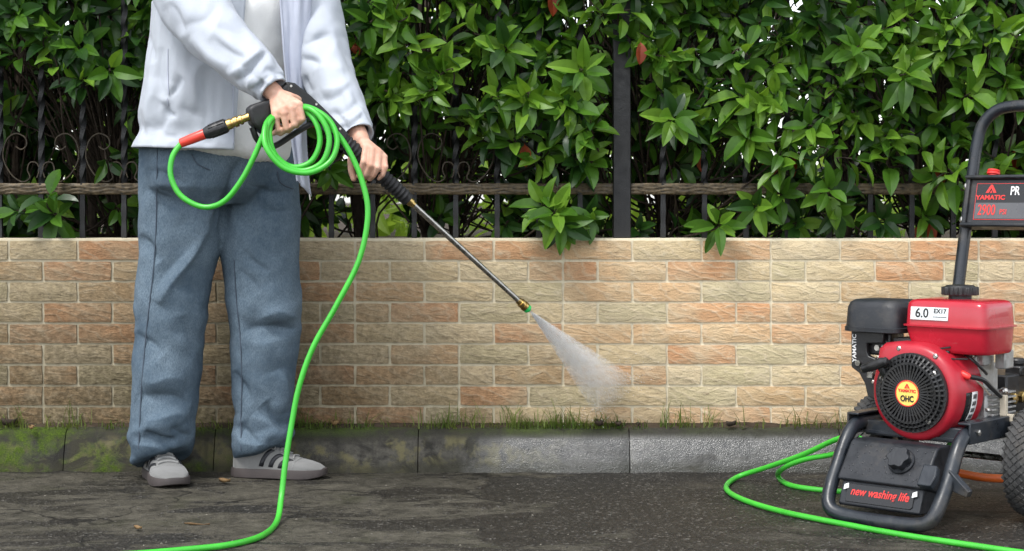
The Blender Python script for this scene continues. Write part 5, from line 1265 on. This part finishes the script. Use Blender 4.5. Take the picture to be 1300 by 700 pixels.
put_text('lettering', 'YAMATIC', .017, 'white_print', br, (-.2085, .2160, .438), Z_, -X_, 1.05, 0, .0003)
m = rbox((-.105, .26, .425), (.06, .06, .05)); m.lathe([(.016, 0), (.016, .03)], (-.095, .24, .375), Z_, 14); m.lathe([(.012, 0), (.016, .004), (.016, .035)], (-.118, .215, .345), Z_, 12); m.build('carburettor', 'cast_aluminium', W, bevel=.003)
m = MB(); m.tube(cat([(-.145, .205, .372), (-.125, .200, .380), (-.108, .200, .392)], 4), .005, 8); m.box((-.15, .203, .370), (.016, .012, .016)); m.build('choke_lever', 'steel', W)
m = MB(); m.tube(cat([(-.135, .205, .445), (-.11, .20, .440), (-.085, .20, .448), (-.06, .205, .452), (-.03, .205, .450)], 4), .0035, 6); m.box((-.085, .205, .450), (.035, .006, .014)); m.lathe([(.008, 0), (.008, .01)], (-.128, .207, .444), -Y_, 10); m.build('throttle_linkage', 'steel', W)
m = MB(); m.tube(cat([(-.06, .2, .458), (-.02, .19, .456), (.02, .19, .452), (.06, .20, .446)], 5), .003, 6); m.build('governor_rod', 'black_plastic', W)
m = rbox((-.02, .26, .466), (.13, .10, .014)); m.build('tank_shelf', 'black_plastic', W, bevel=.002)
m = rbox((.03, .215, .442), (.11, .03, .012)); m.build('heat_shield', 'black_plastic', W, bevel=.002)
for x0_, x1_, z0_, z1_ in ((-.10, .02, .462, .448), (-.06, .09, .452, .458), (.02, .14, .446, .430)):
    m = MB(); m.tube(cat([(x0_, .198, z0_), ((x0_ + x1_) / 2, .188, (z0_ + z1_) / 2 - .008), (x1_, .20, z1_)], 6), .0024, 6); m.build('control_cable', 'black_plastic', W)
m = MB(); m.tube(cat([(.10, .25, .44), (.135, .235, .425), (.15, .26, .40), (.14, .30, .385)], 6), .0042, 8); m.build('fuel_line', 'black_plastic', W)
for x, y, z in ((-.12, .198, .418), (-.098, .192, .398), (-.135, .196, .352), (.118, .262, .30), (.15, .29, .292)):
    m = MB(); m.lathe([(.006, 0), (.006, .006), (.0035, .008)], (x, y, z), -Y_, 6); m.build('bolt', 'steel', W)
# --- handle
hl_ = [(-.150, .62, .235), (-.149, .645, .42), (-.147, .680, .60), (-.146, .724, .78), (-.145, .762, .93), (-.143, .781, 1.005), (-.132, .793, 1.062), (-.098, .801, 1.100), (-.05, .804, 1.114)]
m = MB(); m.tube(cat(hl_ + [(-a, b, c) for a, b, c in hl_[::-1]], 6), .0175, 16); hn = m.build('handle', 'frame_paint', W, ang=180)
hv = Vector((0, .762 - .724, .15)).normalized(); hnrm = Vector((0, -hv.z, hv.y)); pc = Vector((0, .730, .834))
m = MB(); m.prism([(-.138, -.070), (.138, -.070), (.138, .070), (-.138, .070)], pc, X_, hv, hnrm, -.016, .014); pn = m.build('control_panel', 'tank_plastic', W, bevel=.006, seg=3)
for s_ in (-1, 1):
    m = MB(); m.prism([(-.150, -.006), (.150, -.006), (.150, .006), (-.150, .006)], pc + hv * .071 * s_, X_, hv, hnrm, -.020, .030); m.build('panel_rim', 'tank_plastic', pn, bevel=.005, seg=3)
    m = MB(); m.prism([(-.007, -.07), (.007, -.07), (.007, .07), (-.007, .07)], pc + X_ * .140 * s_, X_, hv, hnrm, -.012, .024); m.build('panel_rim', 'tank_plastic', pn, bevel=.004, seg=3)
f0 = .0142
def plate(name, x0, x1, y0, y1, d, mat): m = MB(); m.prism([(x0, y0), (x1, y0), (x1, y1), (x0, y1)], pc, X_, hv, hnrm, d - .001, d); return m.build(name, mat, pn)
plate('panel_label', -.114, .114, -.054, .054, f0 + .0012, 'red_print'); plate('label_field', -.1125, .1125, -.0525, .0525, f0 + .0016, 'black_label'); plate('label_band', -.111, .111, -.051, -.004, f0 + .0020, 'grey_label')
tq = lambda x, y: pc + X_ * x + hv * y + hnrm * (f0 + .0026)
emblem(tq(-.066, .036), X_, hv, .018, pn)
put_text('lettering', 'YAMATIC', .0185, 'red_print', pn, tq(-.066, .011), X_, hv, 1.15, 0, .0006)
put_text('lettering', '2900', .044, 'red_print', pn, tq(-.074, -.027), X_, hv, .64, 0, .0003)
put_text('lettering', 'PSI', .022, 'red_print', pn, tq(-.022, -.032), X_, hv, .85, 0, .0001)
put_text('lettering', 'PR', .036, 'white_print', pn, tq(.008, .030), X_, hv, .72, 0, .0006)
m = MB(); m.lathe([(.014, 0), (.014, .006), (.019, .008), (.019, .014), (.016, .015), (.018, .017), (.018, .021)], pc + hv * .077 + X_ * -.075, hv, 16); m.build('panel_knob', 'red_print', pn)
for s_ in (-1, 1):
    for t_ in (-.055, .045):
        m = MB(); m.lathe([(.0095, 0), (.009, .004), (.005, .0065)], pc + X_ * .146 * s_ + hv * t_ + hnrm * .017, hnrm, 14); m.build('bolt', 'steel', hn)
# --- wheels
m = MB(); m.tube([(-.25, .41, .150), (.25, .41, .150)], .009, 10); m.build('axle', 'steel', W)
for s_ in (-1, 1):
    m = rbox((.166 * s_, .41, .19), (.012, .05, .09)); m.build('axle_bracket', 'frame_paint', W, bevel=.002)
tp = [(.070, -.030), (.085, -.040), (.110, -.044), (.128, -.041), (.139, -.033), (.143, -.018), (.1445, 0), (.143, .018), (.139, .033), (.128, .041), (.110, .044), (.085, .040), (.070, .030)]
tyre = MB(); tyre.lathe(tp, (0, 0, 0), X_, 56, closed=True); tyre_me = tyre.mesh('tyre', ang=50); tyre_me.materials.append(MATS['tyre_rubber'])
tr = MB()
for row in range(-3, 4):
    for k in range(44):
        a = 2 * math.pi * (k + (.5 if row % 2 else 0)) / 44; xx = row * .0118; rr_ = .1440 - .0014 * row * row * .9
        rad = Vector((0, math.cos(a), math.sin(a))); tan = Vector((0, -math.sin(a), math.cos(a))); tilt = -row * .13
        nn = (rad * math.cos(tilt) - X_ * math.sin(tilt) * -1 * (1 if row else 0)).normalized() if row else rad
        xx_ = (X_ - nn * X_.dot(nn)).normalized(); c = rad * rr_ + X_ * xx
        vs = [c + nn * .0042 + xx_ * q * .0085 for q in (-1, 1)] + [c + nn * .0042 + tan * q * .0085 for q in (-1, 1)]
        vb = [c - nn * .004 + xx_ * q * .0098 for q in (-1, 1)] + [c - nn * .004 + tan * q * .0098 for q in (-1, 1)]
        tr.add([vs[0], vs[2], vs[1], vs[3], vb[0], vb[2], vb[1], vb[3]], [(0, 1, 2, 3), (0, 4, 5, 1), (1, 5, 6, 2), (2, 6, 7, 3), (3, 7, 4, 0)])
tread_me = tr.mesh('tread', ang=25); tread_me.materials.append(MATS['tyre_rubber'])
for s_ in (-1, 1):
    wh = MB(); wh.lathe([(.074, -.026), (.074, .026), (.066, .030), (.060, .018), (.030, .012), (.028, .036), (.012, .040), (.012, -.036), (.030, -.012), (.060, -.018), (.066, -.030)], (0, 0, 0), X_, 36, closed=True)
    wh = wh.build('wheel', 'frame_paint', W, ang=40); wh.location = (.236 * s_, .41, .150)
    for nm, me_ in (('tyre', tyre_me), ('tread', tread_me)):
        o = bpy.data.objects.new(nm, me_); col.objects.link(o); o.parent = wh
        if nm == 'tread': tag(o, kind='stuff')
# ================================================================== ORANGE HOSE
m = MB(); m.tube(cat([tuple(q) for q in (P(1120, 590, 4.80), P(1165, 594, 4.82), P(1212, 600, 4.86), P(1245, 606, 4.88), P(1275, 608, 4.90), P(1330, 610, 4.95), P(1420, 614, 5.0), Vector((2.3, 5.1, .012)), Vector((3.4, 5.0, .012)))], 7), .0118, 14)
tag(m.build('orange_hose', 'orange_rubber', ang=180), 'short stretch of orange hose running out behind the washer wheel', 'hose')
